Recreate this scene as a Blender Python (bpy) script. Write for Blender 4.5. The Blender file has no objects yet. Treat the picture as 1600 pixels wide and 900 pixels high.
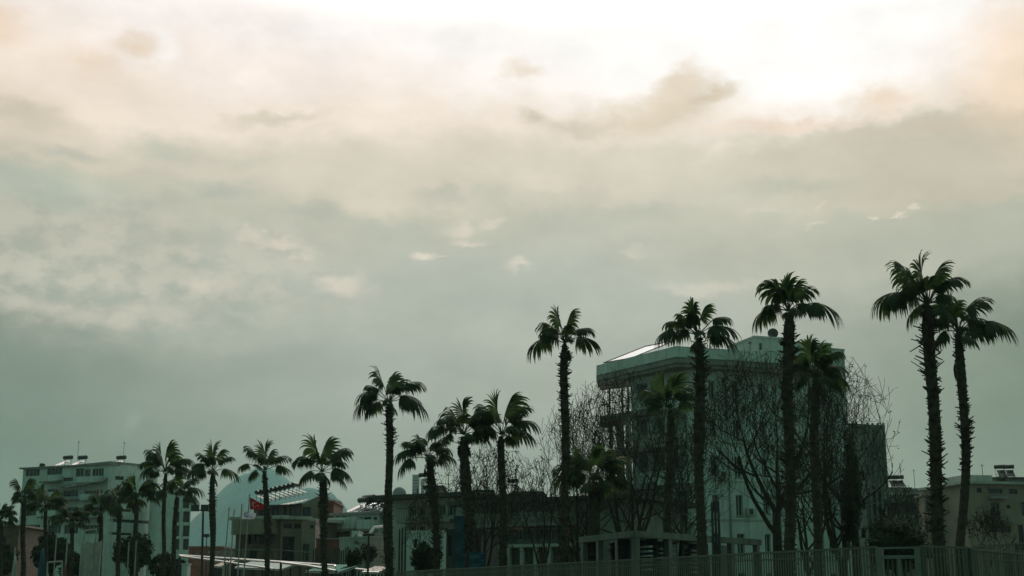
import bpy, math, random
from mathutils import Vector, Matrix, noise as mnoise
R = math.radians
scene = bpy.context.scene
col = scene.collection
# ------------------------------------------------------------------ camera
FPX = 2100.0; EYE = 1.6; PITCH = math.atan((940-450)/FPX)
cam = bpy.data.cameras.new('camera'); cam.sensor_width = 36; cam.lens = 36*FPX/1600
cam.clip_start = 0.1; cam.clip_end = 20000
camo = bpy.data.objects.new('camera', cam); col.objects.link(camo)
camo.location = (0, 0, EYE); camo.rotation_euler = (R(90)+PITCH, 0, 0)
scene.camera = camo
scene.view_settings.view_transform = 'Standard'; scene.view_settings.look = 'None'
scene.view_settings.exposure = 0; scene.view_settings.gamma = 1
scene.render.engine = 'CYCLES'
scene.cycles.volume_bounces = 1; scene.cycles.max_bounces = 6
SUN_EL, SUN_AZ = 31.0, 9.0      # degrees above the horizon, and to the right of straight ahead

def ray(px, py):
    x = (px-800)/FPX; y = (450-py)/FPX
    return Vector((x, math.cos(PITCH)-y*math.sin(PITCH), math.sin(PITCH)+y*math.cos(PITCH)))
def W(px, py, Y):
    d = ray(px, py); return Vector((0, 0, EYE)) + d*(Y/d.y)
def G(px, Y, py=880):
    p = W(px, py, Y); return Vector((p.x, p.y, 0))
def srgb(c):
    return tuple(((v/255)/12.92 if v/255 <= .04045 else ((v/255+.055)/1.055)**2.4) for v in c)

# ------------------------------------------------------------------ world
def build_world():
    w = bpy.data.worlds.new('World'); scene.world = w; w.use_nodes = True
    nt = w.node_tree; N = nt.nodes; L = nt.links; N.clear()
    def nd(t, **k):
        n = N.new(t)
        for a, b in k.items(): setattr(n, a, b)
        return n
    def inp(n, i, v):
        if hasattr(v, 'is_output'): L.new(v, n.inputs[i])
        else: n.inputs[i].default_value = v
    def m(op, a, b=0.0, c=0.0, clamp=False):
        n = nd('ShaderNodeMath', operation=op, use_clamp=clamp); inp(n, 0, a); inp(n, 1, b); inp(n, 2, c); return n.outputs[0]
    def mix(fac, a, b, bt='MIX'):
        n = nd('ShaderNodeMix', data_type='RGBA', blend_type=bt); n.clamp_factor = True
        inp(n, 0, fac); inp(n, 6, a if hasattr(a, 'is_output') else (*a, 1)); inp(n, 7, b if hasattr(b, 'is_output') else (*b, 1)); return n.outputs[2]
    def mr(v, a, b, c=0.0, d=1.0, t='SMOOTHSTEP'):
        n = nd('ShaderNodeMapRange', interpolation_type=t); inp(n, 0, v); inp(n, 1, a); inp(n, 2, b); inp(n, 3, c); inp(n, 4, d); return n.outputs[0]
    def noise(vec, sc, det, rough=.55, out=0, off=0):
        mp = nd('ShaderNodeMapping'); L.new(vec, mp.inputs[0]); mp.inputs[1].default_value = (off*3.1, off*1.7, off)
        n = nd('ShaderNodeTexNoise'); L.new(mp.outputs[0], n.inputs['Vector']); n.inputs['Scale'].default_value = sc
        n.inputs['Detail'].default_value = det; n.inputs['Roughness'].default_value = rough; return n.outputs[out]
    tc = nd('ShaderNodeTexCoord'); sp = nd('ShaderNodeSeparateXYZ'); L.new(tc.outputs['Generated'], sp.inputs[0])
    X, Y, Z = sp.outputs
    az = m('ARCTAN2', X, Y); el = m('ARCSINE', m('MAXIMUM', m('MINIMUM', Z, 1.0), -1.0))
    U = m('MULTIPLY', az, FPX); V = m('MULTIPLY', el, FPX)      # angles in units of 1/2100 rad
    cb = nd('ShaderNodeCombineXYZ'); L.new(m('MULTIPLY', U, .001), cb.inputs[0]); L.new(m('MULTIPLY', V, .0016), cb.inputs[1])
    sky2 = cb.outputs[0]
    n1 = noise(sky2, 5.0, 6, .55, 1, 1.3)       # edge wobble (colour = vector)
    n2 = noise(sky2, 17.0, 5, .6, 1, 4.1)
    def vs(v, s):
        n = nd('ShaderNodeVectorMath', operation='SCALE'); L.new(v, n.inputs[0]); n.inputs['Scale'].default_value = s; return n.outputs[0]
    def va(a, b, op='ADD'):
        n = nd('ShaderNodeVectorMath', operation=op); L.new(a, n.inputs[0])
        if hasattr(b, 'is_output'): L.new(b, n.inputs[1])
        else: n.inputs[1].default_value = b
        return n.outputs[0]
    cb2 = nd('ShaderNodeCombineXYZ'); L.new(U, cb2.inputs[0]); L.new(V, cb2.inputs[1]); uv = cb2.outputs[0]
    w1 = va(va(uv, vs(va(n1, (.5, .5, .5), 'SUBTRACT'), 150)), vs(va(n2, (.5, .5, .5), 'SUBTRACT'), 46))
    w0 = va(va(uv, vs(va(n1, (.5, .5, .5), 'SUBTRACT'), 66)), vs(va(n2, (.5, .5, .5), 'SUBTRACT'), 58))
    sw = nd('ShaderNodeSeparateXYZ'); L.new(w1, sw.inputs[0]); U1, V1 = sw.outputs[0], sw.outputs[1]
    def uvpx(px, py):
        d = ray(px, py).normalized(); return math.atan2(d.x, d.y)*FPX, math.asin(d.z)*FPX
    # vertical tone of the overcast, bottom to top
    def ramp(v, stops):
        lo, hi = stops[0][0], stops[-1][0]
        r = nd('ShaderNodeValToRGB'); L.new(mr(v, lo, hi, 0, 1, 'LINEAR'), r.inputs[0]); e = r.color_ramp.elements
        r.color_ramp.interpolation = 'B_SPLINE' if False else 'EASE'
        while len(e) < len(stops): e.new(.5)
        for k, (p, c) in enumerate(stops):
            e[k].position = (p-lo)/(hi-lo); e[k].color = (*srgb(c), 1)
        return r.outputs[0]
    vv = lambda py: uvpx(800, py)[1]
    c = ramp(V1, [(vv(1000), (92,105,95)), (vv(900), (120,131,121)), (vv(740), (141,149,138)), (vv(600), (156,162,151)), (vv(460), (171,174,163)),
                  (vv(350), (187,184,168)), (vv(265), (211,201,184)), (vv(195), (237,222,207)), (vv(120), (244,231,222)), (vv(0), (246,238,234)), (vv(-160), (235,230,224))])
    def blob(c, px, py, rx, ry, colr, st=1.0, rot=0, soft=1.0, wv=None, inner=0.0, add=False):
        u, v = uvpx(px, py)
        mp = nd('ShaderNodeMapping', vector_type='TEXTURE'); L.new(wv or w1, mp.inputs[0])
        mp.inputs[1].default_value = (u, v, 0); mp.inputs[2].default_value = (0, 0, R(rot)); mp.inputs[3].default_value = (rx, ry, 1)
        # flatten z introduced by the wobble
        ml = va(mp.outputs[0], (1, 1, 0), 'MULTIPLY')
        ln = nd('ShaderNodeVectorMath', operation='LENGTH'); L.new(ml, ln.inputs[0])
        f = mr(ln.outputs['Value'], inner, soft, st, 0.0)
        cc = srgb(colr) if not add else colr
        return mix(f, c, cc)
    # broad tone: left warm haze, right darker bank below the bright gap
    c = blob(c, -90, 760, 480, 440, (88,106,90), .8, soft=1.4)
    c = blob(c, 1740, 640, 460, 430, (98,112,96), .95, soft=1.35)
    c = blob(c, -80, 130, 330, 170, (234,214,190), .55, soft=1.3)
    c = blob(c, 1440, 330, 430, 150, (176,176,160), .85, soft=1.15, inner=.55)
    c = blob(c, 1460, 250, 370, 72, (194,185,166), .85, soft=1.12, inner=.72, wv=w0)
    c = blob(c, 1120, 300, 330, 90, (206,200,184), .6, soft=1.2)
    c = blob(c, 780, 440, 420, 110, (170,176,165), .5, soft=1.3)
    # the bright gap where the hidden sun is
    c = blob(c, 1130, -60, 640, 240, (250,248,246), 1.0, soft=1.25, inner=.45)
    c = blob(c, 1255, 110, 190, 74, (255,252,250), .95, soft=1.25, inner=.3)
    c = blob(c, 690, 20, 300, 120, (245,241,238), .6, soft=1.3)
    c = blob(c, 1620, 110, 110, 130, (241,214,186), .85, soft=1.35, wv=w0)
    # tan cloud tongues under the gap
    c = blob(c, 1030, 175, 160, 50, (211,196,174), .95, rot=6, soft=1.2, inner=.2)
    c = blob(c, 1060, 138, 78, 30, (220,203,182), .85, rot=10, soft=1.25)
    c = blob(c, 1118, 152, 56, 15, (206,190,168), .95, rot=24, soft=1.3, wv=w0)
    c = blob(c, 905, 203, 78, 16, (205,194,174), .9, soft=1.3, wv=w0)
    c = blob(c, 834, 192, 32, 15, (200,188,168), .95, soft=1.3, wv=w0)
    c = blob(c, 812, 110, 42, 18, (228,212,194), .9, soft=1.3, wv=w0)
    c = blob(c, 1385, 152, 62, 30, (226,205,180), .85, soft=1.3, wv=w0)
    c = blob(c, 1230, 198, 170, 12, (228,206,186), .75, soft=1.3, wv=w0)
    c = blob(c, 1490, 200, 170, 16, (206,190,168), .5, soft=1.3, wv=w0)
    # left upper wisps
    c = blob(c, 256, 72, 34, 40, (252,248,244), .7, soft=1.3, wv=w0)
    c = blob(c, 216, 66, 44, 19, (228,206,182), .8, soft=1.3, wv=w0)
    c = blob(c, 150, 100, 62, 34, (229,208,184), .7, rot=-20, soft=1.3, wv=w0)
    c = blob(c, 0, 30, 50, 40, (232,206,180), .7, soft=1.3, wv=w0)
    c = blob(c, 20, 168, 130, 28, (204,193,172), .9, rot=-8, soft=1.3, wv=w0)
    c = blob(c, 430, 184, 110, 14, (208,196,176), .9, rot=5, soft=1.3, wv=w0)
    c = blob(c, 60, 292, 170, 40, (170,178,164), .9, rot=-6, soft=1.25, wv=w0, inner=.1)
    c = blob(c, 258, 236, 66, 24, (188,188,172), .8, soft=1.3, wv=w0)
    c = blob(c, 375, 252, 60, 14, (196,194,176), .7, soft=1.3, wv=w0)
    c = blob(c, 200, 300, 200, 26, (202,198,178), .4, soft=1.3)
    c = blob(c, 560, 300, 120, 26, (222,212,192), .4, soft=1.3)
    # lumpy cumulus bank at left
    bn = noise(sky2, 17.0, 8, .58, 0, 7.7)
    lump = mr(bn, .34, .62)
    cu = (0, 0)
    u0, v0 = uvpx(170, 420)
    mp = nd('ShaderNodeMapping', vector_type='TEXTURE'); L.new(w1, mp.inputs[0]); mp.inputs[1].default_value = (u0, v0, 0); mp.inputs[3].default_value = (440, 112, 1)
    ln = nd('ShaderNodeVectorMath', operation='LENGTH'); L.new(va(mp.outputs[0], (1,1,0), 'MULTIPLY'), ln.inputs[0])
    reg = mr(ln.outputs['Value'], .3, 1.25, 1, 0)
    c = mix(m('MULTIPLY', m('MULTIPLY', lump, reg), .62), c, srgb((207,199,182)))
    c = mix(m('MULTIPLY', m('MULTIPLY', m('SUBTRACT', 1.0, lump), reg), .3), c, srgb((180,182,168)))
    # small lit puffs
    for px, py, rx, ry, st in [(530,447,44,20,.7), (505,436,20,10,.4), (650,402,24,11,.85), (682,406,12,5,.5), (722,350,30,13,.65), (730,372,34,9,.7), (778,342,30,10,.55), (806,417,20,9,.6),
                               (440,386,46,11,.75), (395,378,20,12,.5), (325,446,40,18,.5), (872,284,40,16,.5), (990,393,26,9,.4), (1280,346,26,7,.5), (1372,329,10,5,.8),
                               (1400,328,9,4,.8), (1425,321,12,4,.75), (1185,322,34,9,.3), (1290,312,12,4,.4), (1100,440,90,14,.4), (240,490,90,20,.3), (60,480,80,22,.3)]:
        c = blob(c, px, py, rx, ry, (220,208,192), st, soft=1.35, wv=w0, inner=.1)
    for px, py, rx, ry, st in [(760,470,110,18,.4), (620,360,80,26,.4), (340,300,70,16,.5), (500,330,70,14,.4), (120,240,70,16,.5), (700,300,60,12,.35), (1000,330,110,16,.35), (1240,290,120,14,.35), (300,520,120,18,.35), (860,470,60,30,.35), (208,658,18,16,.35), (560,400,70,22,.25), (900,350,120,22,.25)]:
        c = blob(c, px, py, rx, ry, (158,166,155), st, soft=1.35, wv=w0)
    # fine mottling of the whole layer
    fn = noise(sky2, 9.0, 8, .6, 0, 2.2)
    mott = mr(fn, .3, .7, .93, 1.07, 'LINEAR')
    c = mix(1.0, c, c)
    sc = nd('ShaderNodeVectorMath', operation='SCALE'); L.new(c, sc.inputs[0]); L.new(mott, sc.inputs['Scale']); c = sc.outputs[0]
    # glow of the hidden sun above the picture, elsewhere an invented dim teal sky, out of view, toning shaded sides
    sd = Vector((math.sin(R(SUN_AZ))*math.cos(R(SUN_EL)), math.cos(R(SUN_AZ))*math.cos(R(SUN_EL)), math.sin(R(SUN_EL))))
    dt = nd('ShaderNodeVectorMath', operation='DOT_PRODUCT'); L.new(tc.outputs['Generated'], dt.inputs[0]); dt.inputs[1].default_value = sd
    dotp = dt.outputs['Value']
    far = mr(dotp, .35, .86, 1.0, 0.0)
    c = mix(far, c, DARKSKY)
    gl = m('MULTIPLY', m('POWER', m('MAXIMUM', dotp, 0.0), 14.0), mr(V, vv(60), vv(-170), 0, 3.2))
    ga = nd('ShaderNodeVectorMath', operation='SCALE'); ga.inputs[0].default_value = (1.0, .93, .86); L.new(gl, ga.inputs['Scale'])
    c = va(c, ga.outputs[0])
    # below the horizon
    c = mix(mr(Z, -.03, 0.0, 1.0, 0.0), c, (.03, .045, .04))
    sky = nd('ShaderNodeTexSky', sky_type='NISHITA'); sky.sun_disc = False; sky.sun_elevation = R(SUN_EL); sky.sun_rotation = R(SUN_AZ); sky.dust_density = 3
    b1 = nd('ShaderNodeBackground'); L.new(sky.outputs[0], b1.inputs[0]); b1.inputs[1].default_value = .05
    b2 = nd('ShaderNodeBackground'); L.new(c, b2.inputs[0]); b2.inputs[1].default_value = 1.08
    ms = nd('ShaderNodeMixShader'); ms.inputs[0].default_value = .97; L.new(b1.outputs[0], ms.inputs[1]); L.new(b2.outputs[0], ms.inputs[2])
    o = nd('ShaderNodeOutputWorld'); L.new(ms.outputs[0], o.inputs[0])
DARKSKY = (.10, .21, .165)
build_world()
sun = bpy.data.lights.new('sun', 'SUN'); sun.energy = .5; sun.angle = R(14); sun.color = (1, .9, .78)
suno = bpy.data.objects.new('sun', sun); col.objects.link(suno)
_d = Vector((math.sin(R(SUN_AZ))*math.cos(R(SUN_EL)), math.cos(R(SUN_AZ))*math.cos(R(SUN_EL)), math.sin(R(SUN_EL))))
suno.rotation_euler = _d.to_track_quat('Z', 'Y').to_euler()
HAZE = .00010
scene.world.cycles.sampling_method = 'MANUAL'; scene.world.cycles.sample_map_resolution = 512
# ------------------------------------------------------------------ materials
MATS = {}
def mat(name, c, rough=.8, var=.18, scale=3.0, metal=0.0, streak=0.0, c2=None, transl=0.0, spec=.5):
    if name in MATS: return MATS[name]
    m = bpy.data.materials.new(name); m.use_nodes = True; nt = m.node_tree; N, L = nt.nodes, nt.links
    b = N['Principled BSDF']; b.inputs['Roughness'].default_value = rough; b.inputs['Metallic'].default_value = metal
    b.inputs['Specular IOR Level'].default_value = spec
    tc = N.new('ShaderNodeTexCoord'); n = N.new('ShaderNodeTexNoise'); n.inputs['Scale'].default_value = scale; n.inputs['Detail'].default_value = 6
    L.new(tc.outputs['Object'], n.inputs['Vector'])
    mx = N.new('ShaderNodeMix'); mx.data_type = 'RGBA'
    lo = c2 or tuple(v*(1-2*var) for v in c)
    mx.inputs[6].default_value = (*lo, 1); mx.inputs[7].default_value = (*c, 1)
    mr = N.new('ShaderNodeMapRange'); mr.inputs[1].default_value = .3; mr.inputs[2].default_value = .6; L.new(n.outputs[0], mr.inputs[0]); L.new(mr.outputs[0], mx.inputs[0])
    out = mx.outputs[2]
    if streak:      # rain streaks running down the plaster
        mp = N.new('ShaderNodeMapping'); mp.inputs[3].default_value = (2.2, 2.2, .18); L.new(tc.outputs['Object'], mp.inputs[0])
        n2 = N.new('ShaderNodeTexNoise'); n2.inputs['Scale'].default_value = 1.6; n2.inputs['Detail'].default_value = 5; L.new(mp.outputs[0], n2.inputs['Vector'])
        r2 = N.new('ShaderNodeMapRange'); r2.inputs[1].default_value = .48; r2.inputs[2].default_value = .72; r2.inputs[3].default_value = 0; r2.inputs[4].default_value = streak; L.new(n2.outputs[0], r2.inputs[0])
        m2 = N.new('ShaderNodeMix'); m2.data_type = 'RGBA'; L.new(r2.outputs[0], m2.inputs[0]); L.new(out, m2.inputs[6]); m2.inputs[7].default_value = (*[v*.35 for v in c], 1); out = m2.outputs[2]
    L.new(out, b.inputs['Base Color'])
    if transl:
        t = N.new('ShaderNodeBsdfTranslucent'); t.inputs[0].default_value = (c[0]*1.3, c[1]*1.5, c[2]*.8, 1) if name == 'frond' else (*c, 1)
        ms = N.new('ShaderNodeMixShader'); ms.inputs[0].default_value = transl; L.new(b.outputs[0], ms.inputs[1]); L.new(t.outputs[0], ms.inputs[2]); L.new(ms.outputs[0], N['Material Output'].inputs[0])
    MATS[name] = m; return m
M = dict(
 frond=mat('frond', (.052, .085, .04), .6, .2, 2, transl=.34, spec=.25),
 dryfrond=mat('dry_frond', (.05, .045, .03), .85, .2, 2),
 trunk=mat('palm_bark', (.075, .066, .050), .95, .25, 4, spec=.1),
 bark=mat('bark', (.06, .054, .042), .95, .25, 3, spec=.1),
 deadleaf=mat('dead_leaf', (.06, .045, .028), .9, .2, 3),
 foliage=mat('foliage', (.035, .055, .028), .75, .25, 2, spec=.2),
 white=mat('white_plaster', (.60, .70, .66), .9, .1, .5, streak=.45),
 offwhite=mat('offwhite_plaster', (.46, .5, .44), .9, .12, .5, streak=.5),
 grime=mat('weathered_plaster', (.20, .23, .20), .9, .2, .6, streak=.6),
 tan=mat('tan_plaster', (.30, .25, .19), .9, .12, .6, streak=.4),
 brown=mat('brown_stone', (.16, .12, .09), .9, .2, 1.2, streak=.3),
 terra=mat('terracotta', (.20, .085, .06), .9, .2, 1.5),
 concrete=mat('concrete', (.3, .31, .29), .9, .15, .8, streak=.5),
 darkroof=mat('dark_roof', (.06, .07, .065), .8, .2, 1),
 glass=mat('window_glass', (.02, .03, .03), .12, .1, 1, spec=.6),
 framew=mat('window_frame', (.4, .44, .41), .6, .05, 1),
 framed=mat('dark_frame', (.05, .06, .055), .6, .05, 1),
 metal=mat('painted_metal', (.16, .19, .17), .55, .1, 2),
 darkmetal=mat('dark_metal', (.03, .035, .033), .5, .1, 2),
 rail=mat('railing_metal', (.1, .115, .11), .5, .1, 2),
 zinc=mat('roof_sheet', (.9, .88, .84), .14, .06, .7, metal=.9),
 panel=mat('collector_glass', (.75, .76, .78), .10, .06, 1, metal=.9),
 pole=mat('flagpole_paint', (.34, .36, .33), .5, .05, 1),
 red=mat('red_cloth', (.26, .015, .022), .8, .08, 2, transl=.3),
 wcloth=mat('white_cloth', (.6, .66, .7), .8, .06, 2, transl=.3),
 blue=mat('blue_print', (.02, .09, .3), .8, .05, 2),
 teal=mat('blue_paint', (.01, .075, .11), .6, .15, 1),
 orange=mat('orange_cloth', (.5, .14, .05), .8, .1, 2),
 fence=mat('fence_paint', (.085, .105, .08), .6, .12, 1),
 board=mat('pale_boards', (.42, .44, .40), .85, .15, 2, streak=.9),
 ground=mat('ground_soil', (.085, .085, .06), .95, .2, .25, c2=(.045, .06, .03)),
 asphalt=mat('asphalt', (.05, .05, .05), .9, .15, 2),
 paving=mat('paving', (.2, .19, .17), .9, .15, 1),
 paint=mat('road_paint', (.7, .7, .68), .8, .1, 3),
 hill=mat('haze_tinted_rock', (.05, .21, .20), .95, .3, .006, c2=(.035, .12, .115)),  # teal of the distant haze is put into the rock's base colour
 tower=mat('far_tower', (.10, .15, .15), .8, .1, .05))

# ------------------------------------------------------------------ mesh helpers
class MB:
    def __init__(s): s.v = []; s.f = []; s.T = None
    def add(s, vs, fs):
        o = len(s.v); s.v += [tuple(v) for v in vs]; s.f += [tuple(i+o for i in f) for f in fs]
    def box(s, x0, x1, y0, y1, z0, z1):
        s.add([(x0,y0,z0),(x1,y0,z0),(x1,y1,z0),(x0,y1,z0),(x0,y0,z1),(x1,y0,z1),(x1,y1,z1),(x0,y1,z1)],
              [(0,3,2,1),(4,5,6,7),(0,1,5,4),(1,2,6,5),(2,3,7,6),(3,0,4,7)])
    def fbox(s, o, u, n, u0, u1, n0, n1, z0, z1):   # box in a facade's frame: u along it, n outwards
        P = lambda a, b, z: Vector((o.x, o.y, 0)) + u*a + n*b + Vector((0, 0, z))
        s.add([P(u0,n0,z0),P(u1,n0,z0),P(u1,n1,z0),P(u0,n1,z0),P(u0,n0,z1),P(u1,n0,z1),P(u1,n1,z1),P(u0,n1,z1)],
              [(0,1,2,3),(4,7,6,5),(0,4,5,1),(1,5,6,2),(2,6,7,3),(3,7,4,0)])
    def tube(s, pts, rs, n=6, cap=True):
        pts = [Vector(p) for p in pts]; o = len(s.v); ref = None
        for i, p in enumerate(pts):
            t = (pts[min(i+1, len(pts)-1)] - pts[max(i-1, 0)]).normalized()
            if ref is None: ref = t.orthogonal().normalized()
            ref = (ref - t*ref.dot(t)); ref = ref.normalized() if ref.length > 1e-6 else t.orthogonal().normalized()
            b = t.cross(ref); r = rs[i] if hasattr(rs, '__len__') else rs
            for k in range(n):
                a = 2*math.pi*k/n; s.v.append(tuple(p + (ref*math.cos(a)+b*math.sin(a))*r))
        for i in range(len(pts)-1):
            for k in range(n):
                a, b2 = o+i*n+k, o+i*n+(k+1) % n; s.f.append((a, b2, b2+n, a+n))
        if cap: s.f.append(tuple(o+k for k in range(n-1, -1, -1))); s.f.append(tuple(o+(len(pts)-1)*n+k for k in range(n)))
    def build(s, name, m, parent=None, smooth=False, loc=None):
        me = bpy.data.meshes.new(name); vs = s.v
        if loc is not None: vs = [(x-loc[0], y-loc[1], z-loc[2]) for x, y, z in vs]
        me.from_pydata(vs, [], s.f); me.update()
        if m: me.materials.append(m)
        if smooth: me.polygons.foreach_set('use_smooth', [True]*len(me.polygons))
        o = bpy.data.objects.new(name, me); col.objects.link(o)
        if loc is not None: o.location = loc
        if parent is not None: o.parent = parent
        return o
def tag(o, label=None, cat=None, group=None, kind=None):
    if label: o['label'] = label
    if cat: o['category'] = cat
    if group: o['group'] = group
    if kind: o['kind'] = kind
    return o
def thing(name, label, cat, loc, group=None):
    o = bpy.data.objects.new(name, None); col.objects.link(o); o.location = loc; o.empty_display_size = .3
    return tag(o, label, cat, group)
def part(mb, name, m, root, smooth=False):        # mesh given in world coordinates, parented to its thing
    org = Vector((0, 0, 0)); q = root
    while q is not None: org += Vector(q.location); q = q.parent
    s = mb; s.v = [(x-org.x, y-org.y, z-org.z) for x, y, z in s.v]
    return s.build(name, m, root, smooth)
UP = Vector((0, 0, 1))

# ------------------------------------------------------------------ facades
class Face:
    def __init__(s, P0, P1):      # P0 -> P1 seen left to right from outside
        s.o = Vector((P0[0], P0[1], 0)); d = Vector((P1[0]-P0[0], P1[1]-P0[1], 0)); s.w = d.length; s.u = d.normalized()
        s.n = Vector((s.u.y, -s.u.x, 0))
    def pix(s, px, py):
        d = ray(px, py); c = Vector((0, 0, EYE)); t = (s.o-c).dot(s.n)/d.dot(s.n); p = c+d*t
        return (p-s.o).dot(s.u), p.z
    def rect(s, x0, x1, y0, y1):
        a = s.pix(x0, (y0+y1)/2)[0]; b = s.pix(x1, (y0+y1)/2)[0]; xm = (x0+x1)/2
        return (a, b, s.pix(xm, y1)[1], s.pix(xm, y0)[1])
    def P(s, u, n, z): return s.o + s.u*u + s.n*n + UP*z
def facade(mb, F, z0, z1, holes, dep=.25):
    hs = [(max(.05, a), min(F.w-.05, b), max(z0+.05, c), min(z1-.05, d)) for a, b, c, d in holes]
    hs = [h for h in hs if h[1]-h[0] > .1 and h[3]-h[2] > .1]
    us = sorted({0, F.w, *[h[0] for h in hs], *[h[1] for h in hs]}); zs = sorted({z0, z1, *[h[2] for h in hs], *[h[3] for h in hs]})
    for i in range(len(us)-1):
        for j in range(len(zs)-1):
            cu, cz = (us[i]+us[i+1])/2, (zs[j]+zs[j+1])/2
            if any(a < cu < b and c < cz < d for a, b, c, d in hs): continue
            mb.add([F.P(us[i],0,zs[j]), F.P(us[i+1],0,zs[j]), F.P(us[i+1],0,zs[j+1]), F.P(us[i],0,zs[j+1])], [(0,1,2,3)])
    for a, b, c, d in hs:
        for p, q in (((a,c),(b,c)), ((b,c),(b,d)), ((b,d),(a,d)), ((a,d),(a,c))):
            mb.add([F.P(p[0],0,p[1]), F.P(q[0],0,q[1]), F.P(q[0],-dep,q[1]), F.P(p[0],-dep,p[1])], [(0,1,2,3)])
    return hs
def window(F, h, root, dep=.25, fm='framew', mull=1, name='window', sill=False):
    a, b, c, d = h; t = min(.07, (b-a)*.1); m = MB(); e = .012
    for (u0, u1, z0, z1) in ((a+e,a+t,c+e,d-e), (b-t,b-e,c+e,d-e), (a+t,b-t,c+e,c+t), (a+t,b-t,d-t,d-e)):
        m.fbox(F.o, F.u, F.n, u0, u1, -dep+.02, -dep+.09, z0, z1)
    for k in range(1, mull+1):
        x = a+(b-a)*k/(mull+1); m.fbox(F.o, F.u, F.n, x-t/2, x+t/2, -dep+.02, -dep+.08, c+t, d-t)
    w = part(m, name, M[fm], root)
    g = MB(); g.add([F.P(a,-dep,c), F.P(b,-dep,c), F.P(b,-dep,d), F.P(a,-dep,d)], [(0,1,2,3)])
    part(g, 'pane', M['glass'], w)
    if sill:
        s = MB(); s.fbox(F.o, F.u, F.n, a-.06, b+.06, -.02, .09, c-.07, c-.003); part(s, 'sill', M['concrete'], w)
    return w
def house(name, label, P0, P1, depth, z1, mt, front=(), left=(), right=(), roof=None, over=.0, rt=.3, group=None, fm='framew', roofmat='concrete', z0=0, parapet=0, mull=1, cat='building', dep=.25, sill=False, root=None):
    F = Face(P0, P1); back0 = F.P(0, -depth, 0); back1 = F.P(F.w, -depth, 0)
    FL = Face(back0, F.o); FR = Face(F.P(F.w,0,0), back1); FB = Face(back1, back0)
    if root is None: root = thing(name, label, cat, F.P(F.w/2, -depth/2, 0), group)
    m = MB(); wins = []
    for f, hs in ((F, front), (FL, left), (FR, right), (FB, ())):
        rr = [f.rect(*h[:4]) if len(h) < 5 or h[4] != 'm' else h[:4] for h in hs]
        for h in facade(m, f, z0, z1, rr, dep): wins.append((f, h))
    part(m, 'wall', M[mt], root)
    r = MB(); r.fbox(F.o, F.u, F.n, -over, F.w+over, -depth-over, over, z1+.002, z1+rt); part(r, 'roof', M[roofmat], root)
    if parapet:
        p = MB(); o = over - .01
        for a, b, c, d in ((-o, F.w+o, o-.2, o), (-o, F.w+o, -depth-o, -depth-o+.2), (-o, -o+.2, -depth-o+.2, o-.2), (F.w+o-.2, F.w+o, -depth-o+.2, o-.2)):
            p.fbox(F.o, F.u, F.n, a, b, c, d, z1+rt+.002, z1+rt+parapet)
        part(p, 'parapet', M[mt], root)
    for f, h in wins: window(f, h, root, dep, fm, mull if h[1]-h[0] < 2.4 else mull+2, sill=sill)
    return root, F, FL, FR
def balcony(F, u0, u1, z, out, root, mt='concrete', solid=None, rail=1.0, slab=.22, posts=None):
    m = MB(); m.fbox(F.o, F.u, F.n, u0, u1, .003, out, z-slab, z); b = part(m, 'balcony', M[mt], root)
    r = MB()
    if solid:
        r.fbox(F.o, F.u, F.n, u0, u1, out-.12, out-.003, z+.003, z+rail)
        r.fbox(F.o, F.u, F.n, u0, u0+.12, .01, out-.125, z+.003, z+rail); r.fbox(F.o, F.u, F.n, u1-.12, u1, .01, out-.125, z+.003, z+rail)
        part(r, 'parapet', M[solid], b)
    else:
        r.fbox(F.o, F.u, F.n, u0+.02, u1-.02, out-.08, out-.03, z+rail-.05, z+rail)
        r.fbox(F.o, F.u, F.n, u0+.02, u1-.02, out-.07, out-.04, z+.1, z+.13)
        x = u0+.03
        while x < u1: r.fbox(F.o, F.u, F.n, x-.012, x+.012, out-.067, out-.043, z+.003, z+rail-.05); x += .22
        for e in (u0+.03, u1-.05): r.fbox(F.o, F.u, F.n, e, e+.03, .01, out-.085, z+rail-.05, z+rail)
        part(r, 'railing', M['rail'], b)
    return b

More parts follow.
